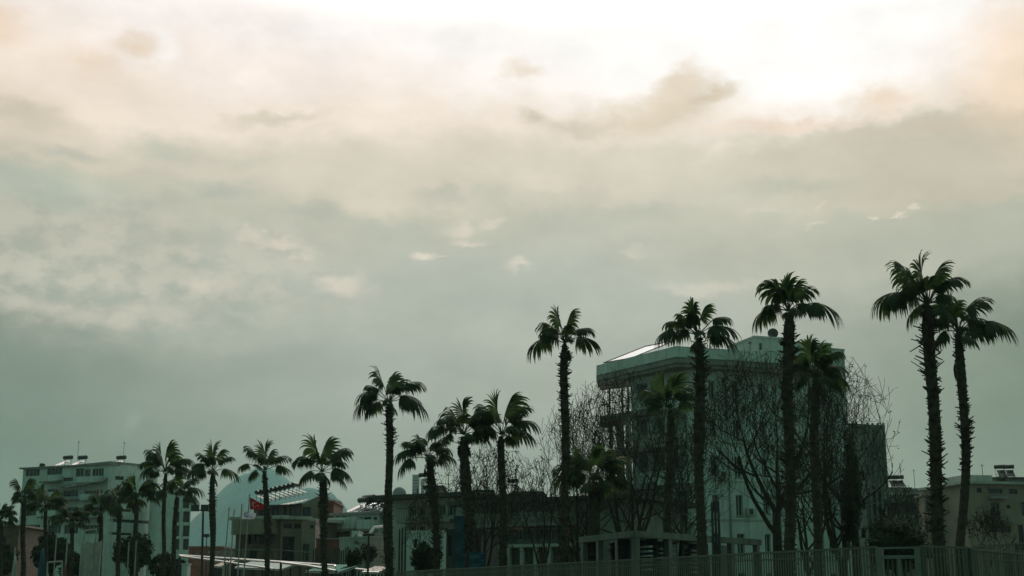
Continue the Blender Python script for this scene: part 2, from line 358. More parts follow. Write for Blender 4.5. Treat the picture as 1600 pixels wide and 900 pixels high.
# ------------------------------------------------------------------ palms
rng = random.Random(5)
def frond_mesh(mb, base, d, reach, rnd, droop=1.0, wind=(.17, 0, 0), petiole=.40, nseg=34, spread=112, tight=1.0):
    """a fan leaf: bare stalk, then a rib that bends over and carries narrow segments hanging off both its sides"""
    d = Vector(d).normalized(); side = d.cross(UP)
    side = side.normalized() if side.length > .05 else Vector((math.cos(rnd.random()*6.3), math.sin(rnd.random()*6.3), 0))
    side = (side + UP*rnd.uniform(-.3, .3)).normalized()
    L = reach*petiole; pts = [Vector(base)]; dd = d.copy()
    for k in range(5):
        dd = (dd + Vector((0, 0, -.04*droop))).normalized(); pts.append(pts[-1]+dd*L/5)
    rib = [pts[-1].copy()]; rd = [dd.copy()]; C_ = 8; Lr = reach*(1-petiole)*.44
    for k in range(C_):
        dd = (dd + Vector((wind[0]*.15, 0, -.11*droop))).normalized(); rib.append(rib[-1]+dd*Lr/C_); rd.append(dd.copy())
    mb.tube(pts+rib[1:5], [.032-.0022*k for k in range(len(pts)+4)], 4, False)
    blade = reach*(1-petiole)*.80; fold = rnd.uniform(.35, .8)
    for i in range(nseg):
        t = (i+.5)/nseg*2-1; s_ = 1-abs(t)**.8; x = s_*(C_-.001); k0 = int(x); o_ = rib[k0].lerp(rib[min(k0+1, C_)], x-k0); ax0 = rd[k0]
        sd = side*(1 if t > 0 else -1)*tight; n = ax0.cross(side); n = n.normalized() if n.z > 0 else -n.normalized()
        th = R(8+(spread-8)*abs(t)**.85)
        ln = blade*(.78+.30*math.sin(math.pi*min(1, abs(t)+.25)))*rnd.uniform(.82, 1.12)
        v = (ax0*math.cos(th) + sd*math.sin(th)*(1-.45*fold) - n*math.sin(th)*fold*.75 + n*.06).normalized()
        K = 6; q = o_.copy(); line = [q.copy()]; jit = rnd.uniform(.75, 1.3)
        for k in range(K):
            u = (k+1)/K; v = (v + Vector((wind[0]*u*.7, wind[1], -droop*(.05+1.05*u**1.8)*jit))).normalized(); line.append(line[-1]+v*ln/K)
        w0 = blade*1.9/nseg; o = len(mb.v)
        for k, p in enumerate(line):
            u = k/K; tg = (line[min(k+1, K)]-line[max(k-1, 0)]).normalized(); wv = tg.cross(n); wv = wv.normalized() if wv.length > .05 else side
            uu = min(u, .5); hw = (Lr*.5/nseg+ln*uu*R(spread)*1.15/nseg)*1.45; hw = hw if u < .5 else hw*(1-((u-.5)/.5)**1.4)+.003
            mb.v += [tuple(p-wv*hw), tuple(p+n*hw*.35), tuple(p+wv*hw)]
        for k in range(K):
            a = o+k*3; mb.f += [(a, a+1, a+4, a+3), (a+1, a+2, a+5, a+4)]
def palm(label, d, base, top, w, arms, fill=9, fillr=None, spiky=1.0, boots=(0, 1), bulge=(), dead=0, name='palm_tree', mid=None, skirt=0, seed=0, droop=1.0, crown_py=None):
    """d: distance; base, top: photo positions of the foot and of the trunk's top; w: trunk width in photo px; arms: (angle, reach)"""
    rnd = random.Random(seed*77+11); s = d/FPX
    B = G(base[0], d, min(base[1], 890)); T = W(top[0], top[1], d); root = thing(name, label, 'palm tree', B, 'palm trees along the shore road')
    H = T.z; r0 = w*s*.5*.68
    X0 = W(base[0], base[1], d)       # lean measured where the photo shows it, continued to the soil
    mx = 0 if mid is None else mid*s
    def axis(z):
        t = min(1, max(0, (z-X0.z)/(T.z-X0.z))); x = X0.x+(T.x-X0.x)*t + mx*4*t*(1-t) + .05*math.sin(z*.9+seed)
        return Vector((x, B.y + .04*math.sin(z*.7+seed*2), z))
    def rad(z):
        t = z/H; r = r0*(1.05-.12*t + .35*max(0, .06-t)/.06)
        for (tt, ww, k) in bulge: r *= 1+(k-1)*math.exp(-((t-tt)/ww)**2)
        if t > .96: r *= 1-.45*(t-.96)/.04
        return r
    B2 = axis(0); root.location = (B2.x, B2.y, 0)
    tm = MB(); n = 11; zs = []; z = 0
    while z < H+.05: zs.append(z); z += .13
    o = 0; nz = len(zs)
    for i, z in enumerate(zs):
        a = axis(z); rr = rad(z)*(1+(.07 if i % 2 else -.02))
        for k in range(n):
            th = 2*math.pi*(k+.5*(i % 2))/n; q = rr*(1+.05*rnd.uniform(-1, 1)); tm.v.append((a.x+math.cos(th)*q, a.y+math.sin(th)*q, z))
    for i in range(nz-1):
        for k in range(n):
            a, b = i*n+k, i*n+(k+1) % n; tm.f.append((a, b, b+n, a+n))
    z = max(0, boots[0]*H)
    while z < H*boots[1]-.05:                       # old leaf bases standing off the trunk
        t = z/H; lon = (.10+.12*rnd.random())*spiky*(r0/.22)**.5*max(.12, .75+1.3*mnoise.noise(Vector((z*.55, seed*3.7, 0)))+.35*(t > .8))
        for k in range(6):
            if rnd.random() < .22: continue
            th = rnd.uniform(0, 6.283); a = axis(z); rr = rad(z)*.93; ca, sa = math.cos(th), math.sin(th); hw = .07*(r0/.22)
            zz = z+rnd.uniform(-.05, .05); l = lon*rnd.uniform(.5, 1.3); rise = l*rnd.uniform(.15, .8)
            if rnd.random() < .1: rise = -l*.6
            p0 = Vector((a.x+ca*rr, a.y+sa*rr, zz)); tg = Vector((-sa, ca, 0)); e = Vector((ca*l, sa*l, rise))
            tm.add([p0-tg*hw, p0+tg*hw, p0+Vector((0,0,-.05)), p0+e-tg*hw*.5, p0+e+tg*hw*.5, p0+e*1.0+Vector((0,0,-.03))], [(0,1,4,3), (1,2,5,4), (2,0,3,5), (3,4,5)])
        z += .085
    part(tm, 'trunk', M['trunk'], root)
    hub = Vector(T)+Vector((0, 0, .05))
    cm = MB()
    # the spear cluster standing in the middle of the crown
    rr = (fillr or (sum(a[1] for a in arms)/len(arms)))*s
    for k in range(4):
        a = rnd.uniform(0, 6.283); frond_mesh(cm, hub, (math.cos(a)*.5, math.sin(a)*.5, 1), rr*rnd.uniform(.68, .92), rnd, .5*droop, nseg=22, spread=70)
    cr = part(cm, 'crown', M['frond'], root)
    for arm in arms:
        ang, reach = arm[0]+rnd.uniform(-5, 5), arm[1]*rnd.uniform(.88, 1.06); pf = arm[2] if len(arm) > 2 else rnd.uniform(.36, .48)
        f = MB(); a = R(ang); el = math.sin(a)
        frond_mesh(f, hub, (math.cos(a), rnd.uniform(-.35, .35), el+.30*abs(math.cos(a))), reach*s*(.97+.22*abs(math.cos(a))), rnd, (.34+.66*abs(math.cos(a)))*droop, petiole=pf, tight=rnd.uniform(.45, .85))
        part(f, 'frond', M['frond'], cr)
    fill = int(fill*.5)
    for k in range(fill):
        a = (k+.5)/fill*math.pi*2+rnd.uniform(-.3, .3); f = MB(); e = rnd.uniform(-.05, 1.0)
        dr = Vector((math.cos(a)*.55, math.sin(a), e)); frond_mesh(f, hub-UP*rnd.uniform(0, .2), dr, rr*rnd.uniform(.72, .95), rnd, .75*droop, tight=rnd.uniform(.7, 1))
        part(f, 'frond', M['frond'], cr)
    for k in range(dead):
        a = rnd.uniform(0, 6.283); z = H-rnd.uniform(.1, .3+.1*skirt); q = axis(z); f = MB()
        frond_mesh(f, q+Vector((math.cos(a), math.sin(a), 0))*rad(z)*.8, (math.cos(a)*.5, math.sin(a)*.5, -.75), rr*rnd.uniform(.4, .65), rnd, 1.3, nseg=14, spread=50)
        part(f, 'dead_frond', M['dryfrond'], root)
    return root
# ------------------------------------------------------------------ ground, roads, mountains
def sheet(name, x0, x1, y0, y1, z, m, kind='structure'):
    b = MB(); b.add([(x0,y0,z),(x1,y0,z),(x1,y1,z),(x0,y1,z)], [(0,1,2,3)]); return tag(b.build(name, M[m]), kind=kind)
sheet('ground', -3200, 3200, -300, 3250, 0, 'ground')
sheet('road', -300, 300, -6, 22, .004, 'asphalt')
pv = MB(); pv.box(-300, 300, 22.0, 26.5, -.02, .13); tag(pv.build('pavement', M['paving']), kind='structure')
rm = MB()
for k in range(60): rm.add([(-180+k*6, 8, .008), (-177+k*6, 8, .008), (-177+k*6, 8.15, .008), (-180+k*6, 8.15, .008)], [(0,1,2,3)])
tag(rm.build('road_markings', M['paint']), kind='structure')

def mountain(name, prof, d, thick, seed):
    """prof: photo outline points; a rocky mass whose ridge runs across the view"""
    m = MB(); pts = []; rp = random.Random(int(seed*10))
    for i in range(len(prof)-1):
        (x0, y0), (x1, y1) = prof[i], prof[i+1]; k = max(2, int(abs(x1-x0)/1.5))
        for j in range(k): t = j/k; pts.append((x0+(x1-x0)*t, y0+(y1-y0)*t+3.2*mnoise.fractal(Vector(((x0+(x1-x0)*t)*.09, seed, 0)), 1.0, 2.0, 4)))
    pts.append(prof[-1]); rows = 22; n = len(pts)
    for r in range(-rows, rows+1):
        t = r/rows
        for (px, py) in pts:
            p = W(px, py, d); f = max(0, 1-abs(t)**1.25)
            q = .4*mnoise.fractal(Vector((p.x*.006+seed, t*2.2, seed)), 1.0, 2.0, 5)
            h = max(-5, (p.z)*f*(1+ .16*q*(0 if r == 0 else 1)) ) if r else p.z+3*q
            m.v.append((p.x*(1+0.0*t), d+t*thick+20*q, h))
    for r in range(2*rows):
        for i in range(n-1):
            a = r*n+i; m.f.append((a, a+1, a+1+n, a+n))
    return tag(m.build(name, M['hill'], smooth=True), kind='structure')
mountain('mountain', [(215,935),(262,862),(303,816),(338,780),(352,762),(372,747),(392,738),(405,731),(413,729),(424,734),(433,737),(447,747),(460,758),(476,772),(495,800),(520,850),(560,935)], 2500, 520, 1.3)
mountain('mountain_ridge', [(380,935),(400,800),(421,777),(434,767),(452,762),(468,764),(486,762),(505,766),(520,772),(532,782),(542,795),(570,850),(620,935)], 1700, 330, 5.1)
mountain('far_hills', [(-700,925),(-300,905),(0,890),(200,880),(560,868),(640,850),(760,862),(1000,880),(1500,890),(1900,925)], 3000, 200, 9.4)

# ------------------------------------------------------------------ solar water heaters, aerials
def solar_heater(p, rz, s, label, tilt=17, panels=1, tank=True):
    root = thing('solar_water_heater', label, 'solar heater', p, 'solar water heaters on the roofs')
    c, sn = math.cos(R(tilt)), math.sin(R(tilt)); W_, Ln = 1.0*s, 1.9*s
    def put(mb, name, m, par=root):
        o = mb.build(name, M[m], par); return o
    for k in range(panels):
        x0 = (k-panels/2)*W_*1.06; m = MB(); zz = .35*s
        m.add([(x0,0,zz),(x0+W_,0,zz),(x0+W_,Ln*c,zz+Ln*sn),(x0,Ln*c,zz+Ln*sn)], [(0,1,2,3)])
        m.add([(x0,0,zz-.08*s),(x0+W_,0,zz-.08*s),(x0+W_,Ln*c,zz+Ln*sn-.08*s),(x0,Ln*c,zz+Ln*sn-.08*s)], [(3,2,1,0)])
        put(m, 'collector_panel', 'panel')
    if tank:
        t = MB(); zt = .35*s+Ln*sn+.45*s; t.tube([(-.75*s,Ln*c,zt),(-.7*s,Ln*c,zt),(.7*s,Ln*c,zt),(.75*s,Ln*c,zt)], [.2*s,.28*s,.28*s,.2*s], 12); put(t, 'tank', 'darkmetal')
    f = MB()
    for x in (-.6*s, .6*s):
        for y in (.1*s, Ln*c): f.tube([(x,y,0),(x,y,.35*s+(y/(Ln*c))*Ln*sn+(.2*s if y > .5*s else -.05))], .03*s, 4)
    f.tube([(-.6*s,Ln*c,.1),(.6*s,Ln*c,.5*s)], .02*s, 4); f.tube([(-.6*s,.1*s,.2*s),(.6*s,.1*s,.2*s)], .02*s, 4); f.tube([(-.6*s,.1*s,.1*s),(-.6*s,Ln*c,.1*s)], .02*s, 4); put(f, 'stand', 'darkmetal')
    root.rotation_euler = (0, 0, rz); return root
def aerial(p, h, label, arms=5):
    r = thing('tv_aerial', label, 'aerial', p, 'television aerials on the roofs')
    m = MB(); m.tube([(0,0,0),(0,0,h)], .035, 5); m.build('mast', M['darkmetal'], r)
    a = MB(); a.tube([(0,-.5,h*.93),(0,.5,h*.93)], .02, 4)
    for k in range(arms): x = -.4+.8*k/(arms-1); a.tube([(-.16,x,h*.93),(.16,x,h*.93)], .014, 4)
    a.build('antenna', M['darkmetal'], r); return r
def dish(p, s, label, rz=0.0):
    r = thing('satellite_dish', label, 'satellite dish', p, 'satellite dishes on the roofs'); m = MB(); n = 16; o = 0
    m.v.append((0, 0, 0))
    for j in range(1, 5):
        for k in range(n): a = 2*math.pi*k/n; q = j/4*s; m.v.append((math.cos(a)*q, -.0+q*q*.35/s, math.sin(a)*q*.9))
    m.v = [(x, y*1.0, z+s*1.2) for x, y, z in m.v]
    for k in range(n): m.f.append((0, 1+k, 1+(k+1) % n))
    for j in range(3):
        for k in range(n): a, b = 1+j*n+k, 1+j*n+(k+1) % n; m.f.append((a, b, b+n, a+n))
    m.build('reflector', M['darkmetal'], r, True); t = MB(); t.tube([(0,-.05,0),(0,-.05,s*1.2)], .04, 5); t.tube([(0,0,s*.5),(0,s*.6,s*1.2)], .02, 4); t.build('bracket', M['darkmetal'], r)
    r.rotation_euler = (R(15), 0, rz); return r
def z_at(py, d): return W(800, py, d).z

# ------------------------------------------------------------------ A: white apartment block, far left
A0, A1, A2 = W(31, 800, 236), W(166, 800, 228), W(243, 800, 236)
dA = (Vector(A1)-Vector(A0)); zA = W(100, 727, 232).z
LW = []
for (x0, x1, y0, y1) in [(40,62,733,744),(74,97,731,742),(98,114,746,752),(118,131,732,745),(132,141,733,746),(144,170-8,732,744),(72,84,746,752),(118,128,747,754),(143,156,748,754),
                         (98,122,766,776),(40,62,764,776),(74,95,764,776),(132,160,766,778),(40,62,792,806),(74,95,792,806),(100,122,792,806),(132,160,792,806),(40,62,820,834),(74,95,820,834),(100,122,820,834),(132,160,820,834),(46,54,818,836)][:21]:
    LW.append((x0, x1, y0, y1))
rA, FA, _, _ = house('apartment_block', 'white stepped apartment block with solar heaters on its roof behind the leftmost palms', A0, A1, 12, zA-.3, 'white', front=LW, over=.5, rt=.25, roofmat='concrete', mull=1)
for i, (x0, x1, y) in enumerate([(70,98,753),(98,120,760),(128,160,755),(70,98,779),(98,128,781),(134,162,782),(66,96,808),(98,128,809),(34,62,781),(134,162,809)]):
    a, z = FA.pix(x0, y); b, _z = FA.pix(x1, y); balcony(FA, a, b, z, 1.5, rA, 'concrete', solid='white' if i % 3 != 1 else None, rail=.95)
Rw = MB(); FR = Face(A1+FA.n*.0, A2)
# side wall of the block with its two long window strips
rr = [FR.rect(179,194,744,750), FR.rect(170,206,795,799), FR.rect(170,240,812,817), FR.rect(182,196,770,775), FR.rect(170,206,832,836)]
hs = facade(Rw, FR, 0, W(200, 727, 232).z, rr, .4)
bk0 = FR.P(0, -13, 0); bk1 = FR.P(FR.w, -13, 0)
facade(Rw, Face(FR.P(FR.w,0,0), bk1), 0, W(200, 727, 232).z, []); facade(Rw, Face(bk1, bk0), 0, W(200, 727, 232).z, [])
part(Rw, 'side_wall', M['white'], rA)
for h in hs: window(FR, h, rA, .4, 'framed', 3)
Rr = MB(); Rr.fbox(FR.o, FR.u, FR.n, .02, FR.w+.15, -13, .15, W(200, 727, 232).z+.003, W(200, 727, 232).z+.3); part(Rr, 'side_roof', M['concrete'], rA)
aw = MB(); z = W(140, 762, 230).z
aw.add([FA.P(FA.pix(112,760)[0], .1, z+.9), FA.P(FA.w, .1, z+1.6), FA.P(FA.w+.6, 1.8, z+.9), FA.P(FA.pix(112,760)[0], 1.8, z-.1)], [(0,1,2,3)])
part(aw, 'awning', M['concrete'], rA)
# block with stacked windows beside it
B0, B1, B2 = W(258, 800, 148), W(269, 800, 146), W(298, 800, 150)
WB = [(x0, x1, y0, y1) for (y0, y1) in ((777,794),(799,816),(821,838),(842,859)) for (x0, x1) in ((273,280),(286,296))]
house('apartment_block', 'narrow white block with two stacks of dark windows beside the paired palms', W(246, 800, 224), W(298, 800, 226), 11, z_at(771, 225), 'white', front=WB, over=.05, rt=.3, fm='framed', roofmat='white')
zr = zA
for (px, py, l) in [(90,728,'solar heater at the left end of the white stepped block roof'), (113,728,'solar heater beside the left roof aerial of the white block'), (174,727,'solar heater on the white block roof beside its right aerial')]:
    p = W(px, 727, 236); solar_heater((p.x, p.y, zr), R(-28), 1.3, l, tilt=22)
for (px, h, l) in [(120.5, 5.0, 'thin aerial mast on the left part of the white stepped block'), (192, 4.8, 'thin aerial mast on the right part of the white stepped block')]:
    p = W(px, 727, 238); aerial((p.x, p.y, zr), h, l)
for (px, w_, h_, l) in [(66, 1.0, .8, 'small dark rooftop tank at the left end of the white block'), (133, 1.2, .7, 'small dark rooftop box in the middle of the white block')]:
    p = W(px, 727, 236); m = MB(); m.tube([(0,0,0),(0,0,h_*.8),(0,0,h_)], [w_*.5, w_*.5, w_*.2], 10); o = m.build('roof_tank', M['darkmetal'], loc=None); o.location = (p.x, p.y, zr); tag(o, l, 'water tank', 'rooftop tanks on the white block')

# ------------------------------------------------------------------ far skyline
def far_tower(px0, px1, py, d, label, name='tower_block'):
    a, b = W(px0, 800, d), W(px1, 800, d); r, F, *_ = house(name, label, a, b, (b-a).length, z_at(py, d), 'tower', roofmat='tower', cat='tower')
    m = MB(); zt = z_at(py, d); k = 6
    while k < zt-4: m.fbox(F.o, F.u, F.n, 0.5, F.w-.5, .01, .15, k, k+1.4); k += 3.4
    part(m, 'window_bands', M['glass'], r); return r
far_tower(643.5, 654, 742, 1500, 'hazy blue tower block rising over the flat roofs')
far_tower(657, 662.5, 750, 1650, 'slender hazy tower just right of the blue tower')
c = W(624, 775, 700); r = thing('domed_building', 'hazy rounded dome above the flat dark roof', 'dome', (c.x, c.y, 0)); m = MB(); n = 20; rd = 3.3*1.1
for j in range(9):
    t = j/8*math.pi/2
    for k in range(n): a = 2*math.pi*k/n; m.v.append((c.x+math.cos(a)*rd*math.cos(t), c.y+math.sin(a)*rd*math.cos(t), z_at(773, 700)+math.sin(t)*rd*1.1))
for j in range(8):
    for k in range(n): a, b = j*n+k, j*n+(k+1) % n; m.f.append((a, b, b+n, a+n))
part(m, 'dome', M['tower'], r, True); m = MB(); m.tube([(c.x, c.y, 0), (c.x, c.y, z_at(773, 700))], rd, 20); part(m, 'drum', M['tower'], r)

# ------------------------------------------------------------------ C: tan stone house and terracotta house behind it
C0, C1 = W(368, 850, 130), W(437, 850, 127.5)
rC, FC, _, FCR = house('stone_house', 'brown flat-roofed stone house behind the flagpoles', C0, C1, 9, z_at(812, 129), 'brown', front=[(388,405,834,850),(410,428,834,850),(390,402,860,873)], over=.5, rt=.3, roofmat='offwhite', fm='framed')
z = z_at(832, 129); balcony(FC, .5, FC.w-.3, z, 1.3, rC, 'tan', solid='tan', rail=1.2)
C2, C3 = W(437.8, 850, 127.5), W(478, 850, 128.2)
rC2, FC2, *_ = house('stone_house', 'tan two-storey house with a dark doorway right of the flagpoles', C2, C3, 9, z_at(812, 128), 'tan', front=[(443,457,818,826),(460,470,818,826),(441,460,838,878)], over=.4, rt=.3, roofmat='offwhite', fm='framed')
C4, C5 = W(471, 850, 124), W(492, 850, 124)
house('stone_house', 'small tan corner house with a boxed upper room left of the fourth tall palm', C4, C5, 7, z_at(817, 124), 'tan', front=[(473,483,850,876),(484,490,820,826)], over=.05, rt=.2, roofmat='tan', fm='framed')
D0, D1 = W(395, 840, 162), W(470, 840, 159.5)
rD, FD, *_ = house('terrace_house', 'dark house with a row of solar tanks along its sloping roof', D0, D1, 9, z_at(790, 160), 'brown', front=[(425,438,793,806),(442,448,791,806),(405,418,796,808),(452,466,790,806)], over=.3, rt=.15, roofmat='darkroof', fm='framed')
# sloping metal roof catching the sky
m = MB(); z0, z1 = z_at(788, 158), z_at(780, 160)
m.add([FD.P(FD.w*.12,.45,z0-.5), FD.P(FD.w+.2,.5,z0+.35), FD.P(FD.w+.2,-1.3,z0+.85), FD.P(FD.w*.12,-1.3,z0)], [(0,1,2,3)])
m.add([FD.P(FD.w*.12,.45,z0-.62), FD.P(FD.w+.2,.5,z0+.23), FD.P(FD.w+.2,-1.3,z0+.25), FD.P(FD.w*.12,-1.3,z0-.6)], [(3,2,1,0)]); part(m, 'metal_roof', M['zinc'], rD)
for k in range(9):
    px = 421+k*6.7+(3 if k > 2 else 0); p = W(px, 780-k*.6, 163); solar_heater((p.x, p.y, z0+.55+k*.12), R(68), .85, ['first','second','third','fourth','fifth','sixth','seventh','eighth','ninth'][k]+' dark solar tank from the left in the long rooftop row above the brown house', tilt=20)
D2, D3 = W(470.5, 840, 149.3), W(496, 840, 149)
rE, FE, *_ = house('gabled_house', 'house with a pale gable above dark windows behind the fourth tall palm', D2, D3, 9, z_at(788, 149), 'tan', front=[(472,486,792,808)], over=.05, rt=.1, fm='framed')
m = MB(); zz = z_at(788, 149)+.105; a, b, c_ = FE.P(0,0,zz), FE.P(FE.w,0,zz), FE.P(FE.w,0,zz+.8)
q = FE.n*-9; m.add([a, b, c_, a+q, b+q, c_+q], [(0,1,2),(5,4,3),(0,2,5,3),(1,4,5,2)]); part(m, 'gable', M['tan'], rE)
house('brick_house', 'reddish brown windowless house wall just behind the fourth tall palm', W(496.5, 840, 146), W(520, 840, 146), 8, z_at(785, 146), 'terra', front=[(500,506,800,812)], over=.1, rt=.15, roofmat='terra', fm='framed')
house('brick_house', 'dull red shed wall at the foot of the fourth tall palm', W(494, 850, 118), W(533, 850, 118), 6, z_at(843, 118), 'terra', over=.15, rt=.12, roofmat='concrete', fm='framed', front=[(500,508,850,866)])

# ------------------------------------------------------------------ D: white houses in the middle left
rW, FW, *_ = house('white_house', 'white two-storey house with solar tanks on its flat roof', W(521, 850, 138), W(592, 850, 135), 9, z_at(804, 136), 'white', front=[(533,541,807,826),(525,529,804,812),(556,566,808,820),(568,580,808,820),(583,589,808,820),(524,546,830,842),(556,580,832,842)], over=.4, rt=.25, roofmat='concrete', fm='framed')
balcony(FW, FW.pix(518,827)[0]+.4, FW.pix(566,828)[0], z_at(828, 138), 1.4, rW, 'concrete', solid='white', rail=1.1)
balcony(FW, FW.pix(570,828)[0], FW.w-.1, z_at(826, 134), 1.4, rW, 'concrete', solid='white', rail=.9)
for i, px in enumerate((545, 553, 562, 570, 584)):
    p = W(px, 800, 140); solar_heater((p.x, p.y, z_at(804, 136)+.25), R(-50+i*6), 1.0+.15*(i % 2), ['leftmost','second','middle','fourth','rightmost'][i]+' of five dark solar tanks on the white house roof', tilt=24)
house('garden_house', 'low pale rendered house with a small square window below the white balconies', W(530, 860, 113.2), W(577, 860, 111.5), 7, z_at(841, 112), 'offwhite', front=[(554,560,845,850)], over=.05, rt=.15, roofmat='offwhite')
house('garden_house', 'small white box room with a dark window above the garden wall', W(549, 850, 122), W(560, 850, 122), 4, z_at(831, 122), 'white', front=[(555,557.5,835,839)], over=.03, rt=.1, roofmat='white')
rY, FY, *_ = house('white_house', 'narrow white house with a slanted roof light behind the tallest mid-left palm', W(577.5, 850, 118), W(632, 850, 116.5), 8, z_at(836, 117), 'white', front=[(580,588,842,856),(622,630,846,866)], over=.3, rt=.2, roofmat='concrete', fm='framed')
m = MB(); p, q = W(577, 836, 119), W(584, 824, 119); m.tube([p, q], .16, 6); m.tube([q, W(600, 822, 119)], .12, 6); part(m, 'roof_rail', M['zinc'], rY)

# ------------------------------------------------------------------ F: long apartment row with dark flat roof
F0, F1 = W(612, 850, 110), W(722, 850, 106.5)
fw = []
for (x0, x1, y0, y1) in [(640,650,790,806),(655,664,790,806),(684,696,788,806),(700,712,788,806),(640,650,822,840),(655,664,822,840),(684,700,824,842),(642,652,850,866),(664,676,850,866),(690,700,850,866)]: fw.append((x0, x1, y0, y1))
rF, FF, *_ = house('row_house', 'grey-white house row under a wide dark roof overhang', F0, F1, 10, z_at(779, 108), 'offwhite', front=fw, over=1.0, rt=.35, roofmat='darkroof', fm='framew')
balcony(FF, FF.w*.2, FF.w*.95, z_at(812, 107), 1.3, rF, 'concrete', solid=None); 
house('garden_wall_house', 'plain pale house wall left of the blue banners', W(634, 860, 98.6), W(694, 860, 97.5), 5, z_at(832, 98), 'white', front=[(646,652,842,856),(676,684,842,858)], over=.05, rt=.15, roofmat='white', fm='framed')
house('shop_front', 'dark glazed shop front beside the tall blue banner', W(697, 860, 89.3), W(752, 860, 88.8), 5, z_at(830, 89), 'darkroof', front=[(700,712,835,870),(728,744,835,870)], over=.1, rt=.15, roofmat='darkroof', fm='framed')
H0, H1 = W(722, 850, 105), W(985, 850, 98)
fw = []
for x in range(736, 930, 17): fw.append((x, x+10, 796, 812)); fw.append((x, x+11, 826, 844))
for x in (742, 764, 786, 812, 836, 858, 884): fw.append((x, x+12, 855, 878))
rH, FH, *_ = house('row_house', 'long two-storey house row with a balcony and flat dark eaves', H0, H1, 11, z_at(784, 101), 'grime', front=fw, over=.9, rt=.3, roofmat='darkroof', fm='framew')
balcony(FH, .3, FH.w*.72, z_at(850, 100), 1.8, rH, 'offwhite', solid=None, rail=1.1)
balcony(FH, .3, FH.w*.72, z_at(818, 101), 1.5, rH, 'concrete', solid='grime', rail=.8)
cm = MB()
for k in range(9): u = .4+k*FH.w*.72/9; cm.fbox(FH.o, FH.u, FH.n, u, u+.28, 1.45, 1.75, 0, z_at(850, 100)-.23)
part(cm, 'columns', M['offwhite'], rH)
for (x0, x1, y, l) in [(812,833,823,'orange awning over a balcony door left of the tall middle palm'), (890,905,827,'faded orange awning right of the tall middle palm')]:
    a, z = FH.pix(x0, y); b, _ = FH.pix(x1, y); m = MB()
    m.add([FH.P(a,.05,z+.28), FH.P(b,.05,z+.28), FH.P(b,1.55,z-.1), FH.P(a,1.55,z-.1), FH.P(b,1.55,z-.35), FH.P(a,1.55,z-.35)], [(0,1,2,3),(3,2,4,5)])
    part(m, 'awning', M['orange'], rH)
# chimney stack on its roof
m = MB(); p = FH.P(FH.w*.28, -3, z_at(784, 101)+.3); m.box(p.x-1.6, p.x+1.6, p.y-.6, p.y+.6, p.z+.003, p.z+.6); part(m, 'roof_hatch', M['darkroof'], rH)

# more roofs standing up behind the rows
for (x0, x1, d_, y, mt_, w_, l) in [(598,622,135,790,'offwhite',[(603,609,796,804)],'small pale rooftop storey just left of the dark overhanging roof'),
    (664,690,128,762,'grime',[(668,673,767,773),(679,685,767,773)],'grey rooftop storey between the bent palm and the thick-necked palm'),
    (742,768,126,769,'offwhite',[(748,754,773,779)],'pale stair head rising above the long row left of the middle fan palm'),
    (803,846,130,771,'grime',[(809,815,776,783),(824,830,776,783)],'low grey upper storey behind the long row between the fan palm and the slim palm'),
    (1392,1424,185,764,'offwhite',[],'pale roof block on the skyline just left of the tallest right palm'),
    (1556,1606,182,748,'grime',[(1562,1568,751,755)],'grey roof block with a flat top at the right edge of the skyline')]:
    house('rooftop_house', l, W(x0, 800, d_), W(x1, 800, d_), 6, z_at(y, d_), mt_, front=w_, over=.25, rt=.2, roofmat='darkroof', fm='framed')
# ------------------------------------------------------------------ G: the big white apartment building
g0, gc, g1 = W(985, 560, 116.0), W(1078, 556, 111), W(1300, 560, 115.5)
zG = z_at(541, 109.2)-1.35; gl = W(934, 585, 118.5)
Fg = Face(g0, gc); Fr = Face(gc, g1)
rG = thing('apartment_building', 'big white apartment building with overhanging roof slab behind the bare trees', 'building', (gc.x, gc.y+8, 0))
fl = 3.15; nf = 7
m = MB(); hl = []
for k in range(nf):
    z = zG-.75-k*fl
    for (x0, x1) in ((994,1010),(1016,1037),(1041,1072)):
        a = Fg.pix(x0, 600)[0]; b = Fg.pix(x1, 600)[0]; hl.append((a, b, z-2.55+(0 if x0 > 1000 else .5), z-.05))
hsl = facade(m, Fg, 0, zG, hl, 1.3)
hr = []
for k in range(nf):
    z = zG-1.15-k*fl
    for i, (x0, x1) in enumerate(((1108,1116),(1144,1153),(1186,1193),(1222,1228),(1262,1270),(1284,1292))):
        a = Fr.pix(x0, 600)[0]; b = Fr.pix(x1, 600)[0]; hr.append((a-.06, b+.06, z-(1.45 if i != 1 else 1.7), z))
hsr = facade(m, Fr, 0, zG, hr, .3)
gb1 = Fr.P(Fr.w, -14, 0); gb0 = Fg.P(0, -13, 0)
facade(m, Face(g1, gb1), 0, zG, []); facade(m, Face(gb1, gb0), 0, zG, []); facade(m, Face(gb0, g0), 0, zG, [(2, 4, zG-1.2-k*fl-1.2, zG-1.2-k*fl) for k in range(nf)], .3)
part(m, 'wall', M['white'], rG)
for i, h in enumerate(hsl):
    if i % 3 == 0: window(Fg, h, rG, 1.3, 'framew', 2); continue
    m = MB(); m.add([Fg.P(h[0],-1.3,h[2]), Fg.P(h[1],-1.3,h[2]), Fg.P(h[1],-1.3,h[3]), Fg.P(h[0],-1.3,h[3])], [(0,1,2,3)]); lw = part(m, 'loggia_wall', M['white'], rG)
    d = MB(); w_ = h[1]-h[0]; d.fbox(Fg.o, Fg.u, Fg.n, h[0]+w_*.62, h[0]+w_*.88, -1.297, -1.26, h[2]+.02, h[2]+2.0); part(d, 'door', M['glass'], lw)
for h in hsr: window(Fr, h, rG, .3, 'framew', 1, sill=True)
